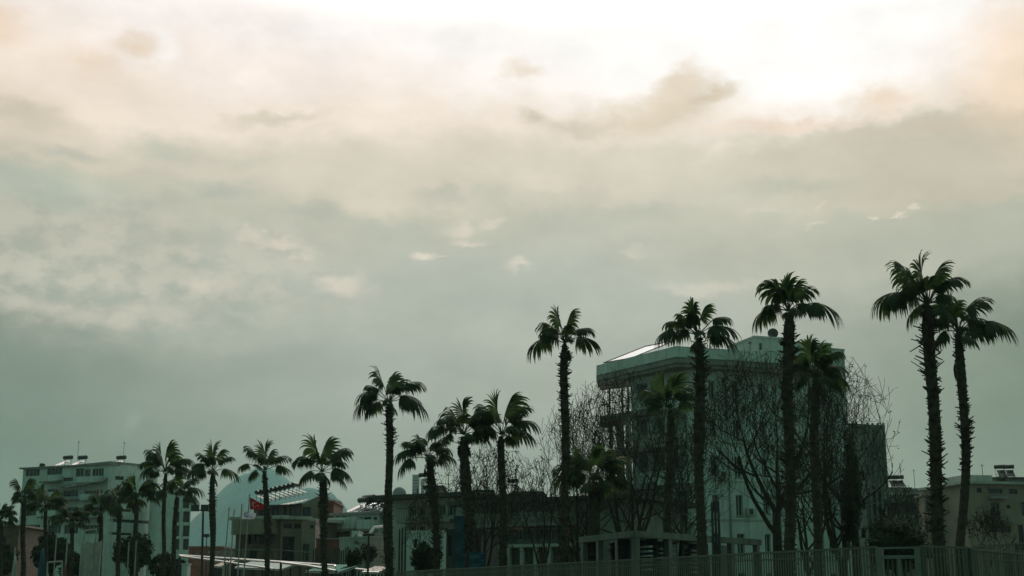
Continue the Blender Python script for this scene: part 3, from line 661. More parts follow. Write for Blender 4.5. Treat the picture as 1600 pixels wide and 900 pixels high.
# roof slab: one polygon with a deep parapet, reaching out to the left over the terrace
pl = [gl, W(1057, 560, 109.2), W(1300, 565, 113.9), Fr.P(Fr.w, -14, 0), Fg.P(0, -12, 0), Fg.P(-.2, -3.6, 0), Vector((gl.x*1.03, gl.y+4.2, 0))]
def prism(mb, poly, z0, z1):
    n = len(poly); mb.add([(p[0], p[1], z0) for p in poly]+[(p[0], p[1], z1) for p in poly], [tuple(range(n-1, -1, -1)), tuple(range(n, 2*n))]+[(i, (i+1) % n, n+(i+1) % n, n+i) for i in range(n)])
def inset(poly, k):
    c = sum((Vector((p[0], p[1], 0)) for p in poly), Vector())/len(poly); return [c+(Vector((p[0], p[1], 0))-c)*(1-k) for p in poly]
m = MB(); prism(m, pl, zG+.003, zG+.45); prism(m, inset(pl, .025), zG-.28, zG+.0); part(m, 'roof_slab', M['concrete'], rG)
m = MB(); ip = inset(pl, -.012); iq = inset(pl, .02); z0, z1 = zG+.453, zG+1.35; n = 7
m.add([(p[0],p[1],z0) for p in ip]+[(p[0],p[1],z1) for p in ip]+[(p[0],p[1],z1) for p in iq]+[(p[0],p[1],z0) for p in iq],
      [f for i in range(n) for f in ((i,(i+1)%n,n+(i+1)%n,n+i),(n+i,n+(i+1)%n,2*n+(i+1)%n,2*n+i),(2*n+i,2*n+(i+1)%n,3*n+(i+1)%n,3*n+i),(3*n+i,3*n+(i+1)%n,(i+1)%n,i))]); part(m, 'parapet', M['white'], rG)
# terrace slabs under it, one per floor
gf = gl.copy(); 
for k in range(1, nf):
    z = zG-k*fl-.1; sh = .0 if k > 1 else 0
    pts = [Vector((gl.x+.1, gl.y-.4, 0)), Vector((W(1010, 600, 112.4).x+ (0 if k != 1 else .8), 112.4, 0)), Vector((g0.x+3.2, g0.y-1.5, 0)), Vector((g0.x+.2, g0.y+.3, 0)), Vector((g0.x+.2, g0.y+4, 0)), Vector((gl.x*1.04+.1, gl.y+4, 0))]
    m = MB(); prism(m, pts, z-.5, z); b = part(m, 'balcony', M['grime'], rG)
    r = MB()
    for i in (0, 1, 5):
        p, q = pts[i], pts[(i+1) % 6]; L_ = (q-p).length; r.tube([p+UP*(z+1), q+UP*(z+1)], .035, 4); r.tube([p+UP*(z+.5), q+UP*(z+.5)], .02, 4)
        for t in range(int(L_/.35)+1): w_ = p+(q-p)*(t*.35/L_); r.tube([w_+UP*z, w_+UP*(z+1)], .016, 3)
    part(r, 'railing', M['rail'], b)
    cpost = MB()
    for px_, dd in ((952, 118.8), (972, 118.9), (981, 117.2)):
        p = W(px_, 600, dd); cpost.tube([(p.x, p.y, z+.003), (p.x, p.y, z+fl-.55)], .09, 6)
    part(cpost, 'post', M['rail'], b)
    if k > 1:
        sc = MB(); p = pts[0]+Vector((1.0, 1.2, 0)); q = pts[1]+Vector((-1.2, 1.5, 0)); nn = 7
        for t in range(nn):
            if t % 3 == 1: continue
            a = p+(q-p)*(t/nn); b_ = p+(q-p)*((t+.92)/nn); sc.add([a+UP*(z+.01), b_+UP*(z+.01), b_+UP*(z+fl-.6), a+UP*(z+fl-.6)], [(0,1,2,3)])
        part(sc, 'blind', M['grime'], b)
for k in range(1, nf):
    z = zG-k*fl-.1; m = MB(); m.fbox(Fg.o, Fg.u, Fg.n, 1.0, Fg.w-.1, .003, .9, z-.2, z); b = part(m, 'balcony', M['white'], rG)
    r = MB(); r.fbox(Fg.o, Fg.u, Fg.n, 1.0, Fg.w-.1, .76, .88, z+.003, z+.95); part(r, 'parapet', M['white' if k % 2 else 'offwhite'], b)
for (px_, yy) in ((1128,596),(1160,640),(1205,700),(1128,742),(1240,655),(1172,800),(1250,590)):   # air conditioners hung on the wall
    u, z = Fr.pix(px_, yy); m = MB(); m.fbox(Fr.o, Fr.u, Fr.n, u-.42, u+.42, .05, .38, z-.3, z+.3); b = part(m, 'air_conditioner', M['offwhite'], rG)
    q = MB(); q.add([Fr.P(u-.28,.384,z-.22), Fr.P(u+.1,.384,z-.22), Fr.P(u+.1,.384,z+.22), Fr.P(u-.28,.384,z+.22)], [(0,1,2,3)]); part(q, 'fan_grille', M['darkmetal'], b)
for px_ in (1135, 1212, 1275):
    u = Fr.pix(px_, 650)[0]; m = MB(); m.tube([Fr.P(u,.09,0), Fr.P(u,.09,zG-.35)], .06, 6); part(m, 'downpipe', M['concrete'], rG)
for k in range(1, nf):
    m = MB(); m.fbox(Fr.o, Fr.u, Fr.n, .01, Fr.w-.01, .002, .05, zG-k*fl-.12, zG-k*fl+.02); part(m, 'string_course', M['offwhite'], rG)
# right-hand taller wing
w0, w1 = W(1300.8, 600, 114.6), W(1322, 600, 115.2)
rr_, FWg, *_ = house('x', None, w0, w1, 13, z_at(547, 115), 'white', root=rG, front=[(1306,1312,y,y+14) for y in (580,640,695,750,800)], over=.05, rt=.12, roofmat='white')
house('x', None, W(1322.6, 700, 115.4), W(1381, 700, 117), 9, z_at(668, 116), 'concrete', root=rG, front=[(x, x+8, y, y+16) for x in (1330,1346,1366) for y in (690,735,780,825)], over=.15, rt=.3, roofmat='grime', fm='framed')
# penthouse box and dish
ph0, ph1 = W(1180, 550, 115.5), W(1233, 550, 116.5)
house('x', None, ph0, ph1, 5, z_at(529, 116), 'white', root=rG, z0=zG+.46, front=[(1186,1191,536,547),(1200,1214,549,553)], over=.12, rt=.15, roofmat='white')
house('x', None, W(1233.5, 550, 117.5), W(1299, 550, 118.5), 4, z_at(537, 118), 'white', root=rG, z0=zG+.46, over=.1, rt=.12, roofmat='white')
p = W(1208, 530, 117.5); dish((p.x, p.y, z_at(529, 116)+.15), .5, 'dark satellite dish on the penthouse of the big white building', R(-30))
p = W(1269, 538, 119.5); aerial((p.x, p.y, z_at(537, 118)+.12), 1.0, 'short aerial at the right end of the big building roof', 3)
p = W(1172, 550, 116); aerial((p.x, p.y, zG+.5), 2.6, 'tall aerial left of the penthouse on the big white building')
# pitched glass terrace canopy at the left end of the roof
r = thing('glass_canopy', 'bright tilted glass canopy on the left corner of the big roof', 'canopy', (gl.x, gl.y+2, zG+1.35))
a, b = W(943, 567, 119.0), W(987, 559, 116.3); c1, c2 = W(1004, 542, 118.0), W(961, 553, 121.0)
# tilt it so that its sheet faces the viewer and mirrors the bright gap
def tilted(a, b, dep, rise):
    n_ = Face(a, b).n; return [a, b, b-n_*dep+UP*rise, a-n_*dep+UP*rise]
q = tilted(a, b, 4.0, 2.0); q = [q[0], q[1], q[2]+Vector((1.0, 0, 0)), q[3]+Vector((1.0, 0, 0))]
m = MB(); m.add(q, [(0,1,2,3)]); m.add([v-UP*.05 for v in q], [(3,2,1,0)]); part(m, 'glass_roof', M['panel'], r)
m = MB()
for i in range(4): m.tube([q[i], q[(i+1) % 4]], .05, 4)
m.tube([q[2], Vector((q[2].x, q[2].y, zG+.5))], .05, 4); m.tube([q[1], Vector((q[1].x, q[1].y, zG+.5))], .05, 4); m.tube([q[2], W(1028, 544, 116)], .02, 4)
part(m, 'frame', M['darkmetal'], r)
# lift tower of steel and glass at the right
def lift_tower():
    a, b = W(1357, 700, 100), W(1382.5, 700, 100); F = Face(a, b); zt = z_at(661, 100); zb = z_at(760, 100)
    r = thing('scaffold_tower', 'square steel lattice tower with glazing right of the big building', 'tower', F.P(F.w/2, -F.w/2, 0)); m = MB()
    for u in (0, F.w/3, 2*F.w/3, F.w):
        for n_ in (0, -F.w): m.fbox(F.o, F.u, F.n, u-.075, u+.075, n_-.075, n_+.075, 0, zt)
    z = 1.0; k = 0
    while z < zt:
        for n_ in (0, -F.w): m.fbox(F.o, F.u, F.n, .08, F.w-.08, n_-.05, n_+.05, z, z+.10)
        for u in (0, F.w): m.fbox(F.o, F.u, F.n, u-.03, u+.03, -F.w+.04, -.04, z, z+.05)
        z += .95; k += 1
    part(m, 'frame', M['metal'], r)
    g = MB()
    for (u0, u1, z0_, z1_) in ((.05, .32, zb+.2, zb+3.2), (.36, .64, zb+.2, zt-.3), (.68, .97, zb+.2, zt-.9)):
        g.add([F.P(F.w*u0,-.02,z0_), F.P(F.w*u1,-.02,z0_), F.P(F.w*u1,-.02,z1_), F.P(F.w*u0,-.02,z1_)], [(0,1,2,3)])
    part(g, 'pane', M['grime'], r)
    d = MB(); d.fbox(F.o, F.u, F.n, .1, F.w*.6, -F.w+.1, -.1, 0, zb); part(d, 'base', M['darkroof'], r)
lift_tower()

# ------------------------------------------------------------------ H: buildings on the right
rK, FK, *_ = house('flat_building', 'grey-green low block with balcony windows right of the steel tower', W(1380, 820, 168), W(1445, 820, 167), 10, z_at(773, 167.5), 'grime', front=[(1396,1427,785,803),(1398,1426,818,836),(1386,1392,790,800)], over=.2, rt=.25, parapet=.5, roofmat='offwhite', fm='framed')
rL, FL_, *_ = house('flat_building', 'pale three-storey block with tall windows behind the right trunks', W(1446, 820, 162), W(1513, 820, 161.5), 9, z_at(775, 162), 'tan', front=[(1447,1456,781,800),(1447,1456,814,832),(1474,1496,780,802),(1476,1500,812,848)], over=.25, rt=.25, roofmat='tan', fm='framed')
m = MB(); z = z_at(775, 162)+.25
for k in range(12): m.tube([FL_.P(.5+k*.22, -.2, z), FL_.P(.5+k*.22, -.2, z+.75)], .015, 3)
m.tube([FL_.P(.5, -.2, z+.75), FL_.P(3.1, -.2, z+.75)], .02, 4); part(m, 'railing', M['rail'], rL)
rN, FN, FNL, _ = house('flat_building', 'cream building with projecting eaves, balconies and an awning at the right edge', W(1514, 820, 156), W(1640, 820, 158), 10, z_at(757, 157), 'tan', front=[(1548,1562,786,806),(1573,1579,789,795),(1526,1534,762,770),(1544,1566,764,771),(1596,1612,784,806),(1576,1590,764,772),(1545,1580,822,832),(1592,1600,820,860)], over=.5, rt=.3, parapet=.0, roofmat='offwhite', fm='framed')
balcony(FN, FN.pix(1546,809)[0], FN.pix(1567,809)[0], z_at(811, 157), .9, rN, 'concrete'); balcony(FN, FN.pix(1542,777)[0], FN.pix(1568,777)[0], z_at(777, 157), .9, rN, 'concrete')
a, z = FN.pix(1540, 817); b, _ = FN.pix(1583, 817); m = MB(); m.add([FN.P(a,.02,z+.3), FN.P(b,.02,z+.3), FN.P(b,1.1,z), FN.P(a,1.1,z)], [(0,1,2,3)]); part(m, 'awning', M['metal'], rN)
house('x', None, FN.P(FN.w*.1,-2,0), FN.P(FN.w*.45,-2,0), 5, z_at(748, 160), 'offwhite', root=rN, z0=z_at(757, 157)+.31, roofmat='offwhite')
p = W(1496, 757, 164); dish((p.x, p.y, z_at(775, 162)+.3), .7, 'satellite dish on the pale three-storey block roof between the right trunks', R(-40))
for (px, l) in ((1575, 'bushy potted shrub on the cream building roof'), ): pass

for (px, d_, y, l) in [(1402,185,762,'solar heater on the pale skyline roof left of the tallest right palm'),(1412,185,762,'second solar heater beside it on that pale skyline roof'),(1572,182,746,'left solar heater on the flat grey roof at the right edge'),(1585,182,746,'right solar heater on the flat grey roof at the right edge'),(674,129,760,'solar heater on the grey rooftop storey by the bent palm'),(812,131,769,'solar heater above the long row right of the middle fan palm')]:
    p = W(px, 800, d_+2); solar_heater((p.x, p.y, z_at(y+2, d_)+.2), R(150), 1.0 if d_ > 150 else .75, l, tilt=20)
for (px, d_, y, h_, l) in [(1432,185,770,3.2,'thin aerial on the skyline between the steel tower and the tallest right palm'),(1540,160,757,2.4,'short aerial on the cream building roof'),(606,136,788,2.0,'tiny aerial on the small pale rooftop storey'),(700,110,778,2.0,'tiny aerial on the dark overhanging roof')]:
    p = W(px, 800, d_); aerial((p.x, p.y, z_at(y, d_)), h_, l, 3)
# ------------------------------------------------------------------ pavilion with louvred front
P0, P1, P2 = W(907, 860, 66), W(992, 860, 60), W(1188, 860, 69)
rP = thing('pavilion', 'white framed flat-roofed pavilion with louvred bays behind the fence', 'pavilion', (P1.x, P1.y+3, 0))
zt = z_at(829, 60); Fa, Fb = Face(P0, P1), Face(P1, P2)
m = MB()
for F in (Fa, Fb): m.fbox(F.o, F.u, F.n, 0.01, F.w-.01, -.25, .1, zt-.28, zt)
m.add([Fa.P(0,-.1,zt-.05), Fa.P(Fa.w,-.1,zt-.05), Fb.P(Fb.w,-.1,zt-.05), Fb.P(Fb.w,-6,zt-.05), Fa.P(0,-5,zt-.05)], [(0,1,2,3,4)])
part(m, 'roof', M['grime'], rP)
for F, us in ((Fa, (.05, .35, .7)), (Fb, (.015, .25, .5, .75, .975))):
    for u in us: m = MB(); m.fbox(F.o, F.u, F.n, F.w*u-.14, F.w*u+.14, -.2, .06, 0, zt-.283); part(m, 'post', M['grime' if u < .1 else 'metal'], rP)
for F, bays in ((Fa, ((.08,.33),(.38,.68),(.73,.97))), (Fb, ((.04,.23),(.27,.48),(.52,.73),(.77,.95)))):
    for i, (u0, u1) in enumerate(bays):
        m = MB(); m.add([F.P(F.w*u0,-1.2,0), F.P(F.w*u1,-1.2,0), F.P(F.w*u1,-1.2,zt-.3), F.P(F.w*u0,-1.2,zt-.3)], [(0,1,2,3)]); g = part(m, 'glazed_bay', M['glass'], rP)
        if i in (1, 2):
            l = MB(); z = zt-1.7
            while z < zt-.5: l.fbox(F.o, F.u, F.n, F.w*(u0+.04), F.w*(u1-.05), -1.1, -.95, z, z+.09); z += .2
            part(l, 'louvre', M['white'], g)
# ------------------------------------------------------------------ metal fence on a low wall
def fence_run(label, pts, ztop, z0=.9, pitch=.115, gate=False):
    """pts: plan positions; ztop: list of heights at each"""
    root = thing('metal_fence', label, 'fence', (pts[0].x, pts[0].y, 0), 'slatted metal fence beside the road')
    sl, rl = MB(), MB(); wl = MB()
    for i in range(len(pts)-1):
        a, b = pts[i], pts[i+1]; F = Face(a, b); z_a, z_b = ztop[i], ztop[i+1]; n = int(F.w/pitch)
        for k in range(n):
            t = (k+.5)/n; z = z_a+(z_b-z_a)*t; sl.fbox(F.o, F.u, F.n, F.w*t-.028, F.w*t+.028, -.006, .006, z0+.02, z-.06)
        for (dz, h) in ((0, .06), (-.22, .03)):
            A, B = F.P(0,.0,z_a+dz-h/2), F.P(F.w,0,z_b+dz-h/2); rl.tube([A, B], h*.6, 4)
        nb = max(1, round(F.w/2.6))
        for k in range(nb+1):
            t = k/nb; z = z_a+(z_b-z_a)*t; m = MB(); m.fbox(F.o, F.u, F.n, F.w*t-.05, F.w*t+.05, -.13, -.03, z0+.004, z-.04); part(m, 'post', M['fence'], root)
        if not gate: wl.fbox(F.o, F.u, F.n, 0.002, F.w-.002, -.2, .12, 0, z0)
    part(sl, 'slat_panel', M['fence'], root); part(rl, 'rail', M['fence'], root)
    if not gate: part(wl, 'base_wall', M['concrete'], root)
    return root
def GP(px, d): p = W(px, 860, d); return Vector((p.x, p.y, 0))
zf = W(1370, 853, 36).z
pa, pb = GP(1370, 36), GP(620, 66.5)
fence_run('long straight slatted metal fence running along the road', [pb, pa], [zf, zf])
fence_run('short slatted fence panel between the gate and the right corner', [GP(1438, 35.4), GP(1513, 34)], [zf+.0, W(1513, 854, 34).z])
fence_run('slatted fence stepping down at the right edge', [GP(1514.5, 34), GP(1640, 37)], [W(1513, 856, 34).z, W(1640, 868, 37).z])
fence_run('farther slatted fence rising behind the right corner', [GP(1520, 42), GP(1660, 38)], [W(1520, 853, 42).z, W(1660, 843, 38).z], pitch=.14)
g = thing('metal_gate', 'slatted metal gate in a heavier frame under the right pair of palms', 'gate', GP(1404, 36)); F = Face(GP(1371.5, 36), GP(1437, 35.5))
m = MB(); zt = W(1404, 868, 36).z; zz = W(1404, 855, 36).z
for u in (0.05, F.w-.05): m.fbox(F.o, F.u, F.n, u-.08, u+.08, -.08, .08, 0, zz)
m.fbox(F.o, F.u, F.n, .14, F.w-.14, -.05, .05, zt-.09, zt); m.fbox(F.o, F.u, F.n, .14, F.w-.14, -.05, .05, .2, .28); m.fbox(F.o, F.u, F.n, F.w/2-.04, F.w/2+.04, -.05, .05, .28, zt-.09)
m.fbox(F.o, F.u, F.n, .14, F.w-.14, -.04, .04, zz-.05, zz)
part(m, 'gate_frame', M['metal'], g); m = MB(); n = int(F.w/.115)
for k in range(2, n-1): u = k*.115; m.fbox(F.o, F.u, F.n, u-.025, u+.025, -.062, -.052, .3, zt-.02)
part(m, 'slat_panel', M['fence'], g)

# ------------------------------------------------------------------ palms
def pm(*a, **k): pm.n += 1; return palm(*a, seed=pm.n, **k)
pm.n = 0
pm('tallest palm with heavily spiked trunk at the right edge pair', 46, (1468,850), (1450,478), 27, [(161,88,.38),(128,86,.55),(108,80),(94,82),(78,80),(58,84),(200,52,.3),(148,56,.3),(35,52,.3)], fill=6, fillr=66, spiky=1.3, boots=(.3,1), dead=2)
pm('leaning palm with bare lower trunk, right one of the right edge pair', 50, (1502,850), (1497,520), 20, [(10,86,.45),(60,80),(42,64,.35),(82,74),(98,72),(118,66),(152,64),(-10,46,.3),(192,52,.35),(25,56,.3)], fill=6, fillr=62, spiky=.8, boots=(.55,1), bulge=((.86,.06,1.15),), dead=3, skirt=10, mid=8)
pm('tall palm standing in front of the penthouse of the big building', 48, (1234,860), (1232,488), 24, [(172,70,.35),(127,70),(110,64),(95,66),(80,66),(60,72),(34,56,.3),(9,84,.40),(150,44,.3)], fill=4, fillr=56, spiky=1.0, bulge=((.93,.05,1.15),))
pm('shorter palm with windblown crown right of the penthouse', 57, (1276,856), (1273,590), 19, [(140,52),(120,62),(103,64),(82,66),(62,58),(40,54,.3),(12,66,.35),(-15,46),(180,40),(200,42)], fill=6, fillr=52, spiky=.5, dead=2)
pm('palm rising before the corner of the big white building', 52, (1096,862), (1091,526), 21, [(172,70,.5),(138,60,.45),(156,52,.3),(104,62),(86,64),(45,66,.5),(24,60,.3),(8,72,.3),(122,48)], fill=4, fillr=50, spiky=1.1, boots=(.25,1), bulge=((.72,.10,1.3),))
pm('dark palm with upright crown in front of the balconies', 63, (1043,866), (1047,640), 17, [(150,46),(128,58),(105,62),(88,62),(66,60),(40,48),(15,40),(172,40)], fill=6, fillr=46, spiky=.5, droop=.8)
pm('slim palm standing alone left of the big building', 58, (882,872), (883,538), 19, [(168,64,.36),(140,46,.3),(122,56),(102,58),(84,56),(50,56,.45),(18,58,.32)], fill=4, fillr=46, spiky=1.0)
pm('low broad palm on a thick trunk before the house row', 66, (928,872), (928,752), 28, [(170,66),(150,62),(130,62),(110,62),(92,64),(70,62),(50,62),(28,62),(10,58),(185,46),(-5,48)], fill=12, fillr=58, spiky=.6, droop=.75, dead=4)
pm('palm with fan crown, rightmost of the middle trio', 68, (786,880), (784,680), 17, [(138,54,.5),(115,64),(98,70),(80,72),(62,66),(38,58,.35),(14,56,.3),(168,34,.3),(-20,34,.3)], fill=6, fillr=56, spiky=.6)
pm('thick-necked palm, middle one of the middle trio', 68, (734,880), (724,680), 19, [(160,58,.45),(138,50),(112,58),(92,58),(70,56),(48,50),(22,54,.35),(0,50,.3),(186,40)], fill=6, fillr=48, spiky=1.0, bulge=((.78,.10,1.35),), dead=3, mid=2)
pm('shorter palm with a narrow bent trunk, left of the middle trio', 74, (681,884), (669,716), 15, [(192,54,.45),(162,52,.4),(142,46),(116,46),(92,48),(66,46),(40,46),(12,46),(-12,42)], fill=6, fillr=40, spiky=.9, bulge=((.80,.10,1.5),), dead=3, mid=5)
pm('tall palm with ragged trunk standing alone left of the trio', 70, (607,890), (608,630), 17, [(176,60,.4),(152,60,.38),(134,52),(108,56),(88,56),(68,50),(44,68,.5),(6,66,.35),(24,52,.3),(190,44,.3)], fill=4, fillr=46, spiky=1.1, boots=(.2,1), bulge=((.45,.12,1.25),))
pm('palm beside the terrace roofs, fourth of the evenly spaced four', 85, (508,890), (503,738), 13, [(155,50,.5),(132,50),(106,58),(88,58),(62,60,.4),(36,42),(4,46,.35),(182,44,.35),(-18,44,.4)], fill=4, fillr=40, spiky=.9, bulge=((.80,.13,1.6),))
pm('palm in front of the hazy mountain beside the red flag', 92, (419,890), (414,736), 11, [(165,44,.55),(118,46),(98,46),(78,44),(48,44,.45),(18,40,.4),(190,30,.4)], fill=2, fillr=32, spiky=.7, bulge=((.68,.14,1.5),))
pm('palm between the floodlight and the mountain', 98, (331,890), (333,738), 11, [(170,38,.35),(148,36),(122,40),(98,46),(78,46),(52,40),(10,40,.35),(188,34)], fill=4, fillr=33, spiky=.6, bulge=((.70,.16,1.35),), dead=1)
pm('taller palm of the pair before the narrow white block', 102, (255,890), (258,738), 9, [(170,42),(150,40),(128,44),(105,50),(88,52),(68,46),(42,46),(15,44),(0,42),(185,32)], fill=7, fillr=38, spiky=.4)
pm('lower palm tucked right of the taller palm before the white block', 108, (270,890), (276,775), 10, [(155,36),(120,38),(90,40),(60,42),(30,42),(5,40),(-10,38),(175,32)], fill=7, fillr=34, spiky=.4)
for (x, ty, cy, d, w, r_, l) in [(213,778,740,112,10,38,'bushy palm with drooping crown before the side wall of the white block'), (186,786,748,115,10,36,'dark palm second left of the paired palms'),
                            (157,795,760,118,10,32,'shadowed palm with low crown in the middle of the left clump'), (112,815,790,112,9,34,'low broad palm crown under the white balconies'),
                            (72,792,757,122,8,32,'squat palm right of the leftmost full palm'), (37,778,742,120,11,24,'small-crowned palm at the left corner of the white block'), (2,812,786,118,9,30,'palm partly cut off at the left edge of the photo')]:
    pm(l, d, (x-1,890), (x,ty), w, [(a+rng.uniform(-8,8), (r_ if abs(math.cos(R(a))) > .6 else (ty-cy)*1.05)*rng.uniform(.9,1.05)) for a in (-5,20,45,70,92,112,135,160,185)], fill=14, fillr=r_*.9, spiky=.4, dead=2)

# ------------------------------------------------------------------ bare plane trees
def bare_tree(label, d, base, crown, r0, seed, leafy=.5, forks=4, nmax=1500, trunk_top=None, lean=0, name='bare_tree'):
    """crown: photo box (x0, x1, y0, y1) that the branches fill"""
    rnd = random.Random(seed); s = d/FPX; B = G(base, d); x0, x1, y0, y1 = crown
    cx = W((x0+x1)/2, 800, d).x; zt, zb = z_at(y0, d), z_at(y1, d); rx = (x1-x0)/2*s; cz = (zt+zb)/2; rz = (zt-zb)/2
    root = thing(name, label, 'tree', B, 'bare winter trees'); tm, cm, lm = MB(), MB(), MB()
    tz = z_at(trunk_top, d) if trunk_top else zb*.7
    tp = [B, B+Vector((lean*.3, .05, tz*.4)), B+Vector((lean*.8, 0, tz*.8)), B+Vector((lean, 0, tz))]; tm.tube(tp, [r0*1.25, r0, r0*.85, r0*.7], 9)
    cnt = [0]
    def inside(p, k=1.0):
        return (1+.75*mnoise.noise(Vector((p.x*.45+seed, p.y*.45, p.z*.45))))*((p.x-cx)/(rx*k))**2 + ((p.y-d)/(rx*.8*k))**2 + ((p.z-cz)/(rz*k))**2
    def grow(p, dr, L, r, lv):
        if cnt[0] > nmax*6: return
        cnt[0] += 1; lim = rnd.uniform(.95, 1.7); K = 6 if lv < 2 else 4; pts = [p.copy()]; rs = [r]; v = dr.normalized(); dirs = []
        for k in range(K):
            pull = Vector((0, 0, .10 if lv < 3 else .22)); q = inside(pts[-1])
            if q > .9: pull += (Vector((cx, d, cz))-pts[-1]).normalized()*.12*min(q, 2)
            v = (v + pull + Vector((rnd.uniform(-1,1), rnd.uniform(-1,1), rnd.uniform(-1,1)))*(.11+.02*lv)).normalized()
            nx_ = pts[-1]+v*L/K
            if lv > 0 and k > 0 and inside(nx_) > lim: break
            pts.append(nx_); rs.append(max(.013, r*(1-.55*(k+1)/K))); dirs.append(v.copy())
        cm.tube(pts, rs, 6 if lv < 2 else (4 if lv < 3 else 3), False)
        if lv >= 5 or L < .38:
            if rnd.random() < leafy*.42:
                for _ in range(rnd.choice((1, 2))):
                    c = pts[-1]+Vector((rnd.uniform(-.1,.1), rnd.uniform(-.1,.1), rnd.uniform(-.14,.04))); a = rnd.uniform(0, 6.28); e = Vector((math.cos(a), math.sin(a), rnd.uniform(-.6,.3)))*.05; f = Vector((rnd.uniform(-.3,.3), rnd.uniform(-.3,.3), -1)).normalized()*rnd.uniform(.08,.15)
                    lm.add([c, c+e+f*.4, c+f, c-e+f*.5], [(0,1,2,3)])
            return
        nc = 4 if lv < 2 else rnd.choice((2, 3, 3, 4))
        for j in range(nc):
            t = len(dirs) if j == 0 else rnd.randint(1, len(dirs)); b = pts[t]; bd = dirs[t-1]; o = bd.orthogonal().normalized(); o.rotate(Matrix.Rotation(rnd.uniform(0, 6.28), 3, bd))
            nd_ = (bd*(1.0 if j == 0 else .55) + o*(.35 if j == 0 else .9)).normalized()
            if inside(b+nd_*L*.4) > 1.35 and rnd.random() < .8: continue
            grow(b, nd_, L*rnd.uniform(.62, .84), rs[t]*rnd.uniform(.5, .72), lv+1)
    for j in range(forks):
        a = 2*math.pi*j/forks+rnd.uniform(-.4, .4); t = tp[-1] if j % 2 == 0 or forks < 4 else tp[-2]
        grow(t.copy(), Vector((math.cos(a)*rx*.85, math.sin(a)*rx*.45, (zt-tz)*rnd.uniform(.35,.6))), max(rx, zt-tz)*rnd.uniform(.45,.6), r0*.5, 0)
    part(tm, 'trunk', M['bark'], root, True); part(cm, 'crown', M['bark'], root); 
    if lm.f: part(lm, 'dead_leaves', M['deadleaf'], root)
    return root
bare_tree('widely forking bare tree before the right facade of the big building', 72, 1216, (1096,1335,570,835), .28, 3, forks=5, trunk_top=800, nmax=900)
bare_tree('bare tree whose crown reaches past the right end of the big building', 76, 1318, (1240,1412,585,845), .3, 8, leafy=.8, forks=5, nmax=800)
bare_tree('bare tree in front of the left balconies of the big building', 80, 985, (885,1075,600,850), .26, 5, forks=5, nmax=420)
bare_tree('bare tree between the slim lone palm and the big building', 84, 905, (838,985,640,850), .2, 12, forks=6, nmax=500, leafy=.3)
bare_tree('small bare tree with curled leaves behind the middle palms', 78, 756, (694,850,712,860), .18, 9, forks=5, nmax=420, leafy=.8)
bare_tree('small bare tree before the house row left of the slim lone palm', 80, 845, (800,880,715,860), .15, 15, forks=4, nmax=220, leafy=.2)
bare_tree('bare tree filling the corner of the big building beneath the dark palm', 70, 1060, (1010,1140,660,850), .18, 21, forks=4, nmax=200, leafy=.4)
bare_tree('thin bare sapling at the wall left of the shorter palm', 86, 655, (628,690,770,880), .09, 30, forks=4, nmax=90, leafy=.1)
bare_tree('small brown-leaved tree before the right-hand cream building', 60, 1540, (1512,1580,800,880), .08, 33, forks=3, nmax=50, leafy=.6)
bare_tree('leaning bare tree with one thick limb at the foot of the big building', 68, 1262, (1200,1345,690,860), .2, 41, forks=3, nmax=260, leafy=.2)
bare_tree('slight bare tree in front of the grey-green low block', 66, 1412, (1378,1450,770,870), .09, 44, forks=4, nmax=120, leafy=.7)

# ------------------------------------------------------------------ shrubs, ivy column, dark trees
def leafy(label, name, cat, d, box, n, seed, mt='foliage', size=.16, trunkr=.08, clump=14, group=None, dy=None):
    rnd = random.Random(seed); s = d/FPX; x0, x1, y0, y1 = box; a, b = W(x0, 860, d), W(x1, 860, d); z1, z0 = z_at(y0, d), max(0.02, z_at(y1, d)); c = (a+b)/2; rx = (b.x-a.x)/2; rz = (z1-z0)/2; cz = (z0+z1)/2
    root = thing(name, label, cat, (c.x, d, 0), group); tm = MB(); tm.tube([(c.x, d, 0), (c.x+.1*rx, d, cz*.6), (c.x, d, cz+rz*.3)], [trunkr, trunkr*.8, trunkr*.4], 7)
    m = MB(); ry = dy or rx*.8
    cl = []
    for _ in range(clump):
        v = Vector((rnd.gauss(0,1), rnd.gauss(0,1), rnd.gauss(0,1))).normalized()*rnd.uniform(.35, .9); p = Vector((c.x+v.x*rx*.8, d+v.y*ry*.8, cz+v.z*rz*.85)); cl.append((p, rnd.uniform(.22, .42)))
        tm.tube([(c.x, d, min(cz, p.z)*.7), ((c.x+p.x)/2, (d+p.y)/2, (cz*.7+p.z)/2+.1), p], [trunkr*.4, trunkr*.3, .015], 4, False)
    for _ in range(n):
        p, k = rnd.choice(cl); v = Vector((rnd.gauss(0,1), rnd.gauss(0,1), rnd.gauss(0,1))); v = v.normalized()*(rnd.random()**.45)
        q = p+Vector((v.x*rx*k*1.2, v.y*ry*k*1.2, v.z*rz*k)); u = Vector((rnd.uniform(-1,1), rnd.uniform(-1,1), rnd.uniform(-1,1))).normalized(); w = u.orthogonal().normalized(); l = size*rnd.uniform(.6, 1.4)
        m.add([q-u*l, q+w*l*.4, q+u*l, q-w*l*.4], [(0,1,2,3)])
    part(tm, 'trunk' if trunkr > .05 else 'stem', M['bark'], root); part(m, 'crown' if trunkr > .05 else 'foliage', M[mt], root); return root
leafy('tall dark ivy-clad tree column right of the shorter windblown palm', 'evergreen_tree', 'tree', 70, (1319,1353,640,885), 6000, 3, size=.13, trunkr=.25, clump=36, dy=.9)
leafy('dark round bush at the foot of the middle palms', 'bush', 'bush', 80, (636,694,842,900), 2600, 4, trunkr=.05, group='dark bushes along the shore')
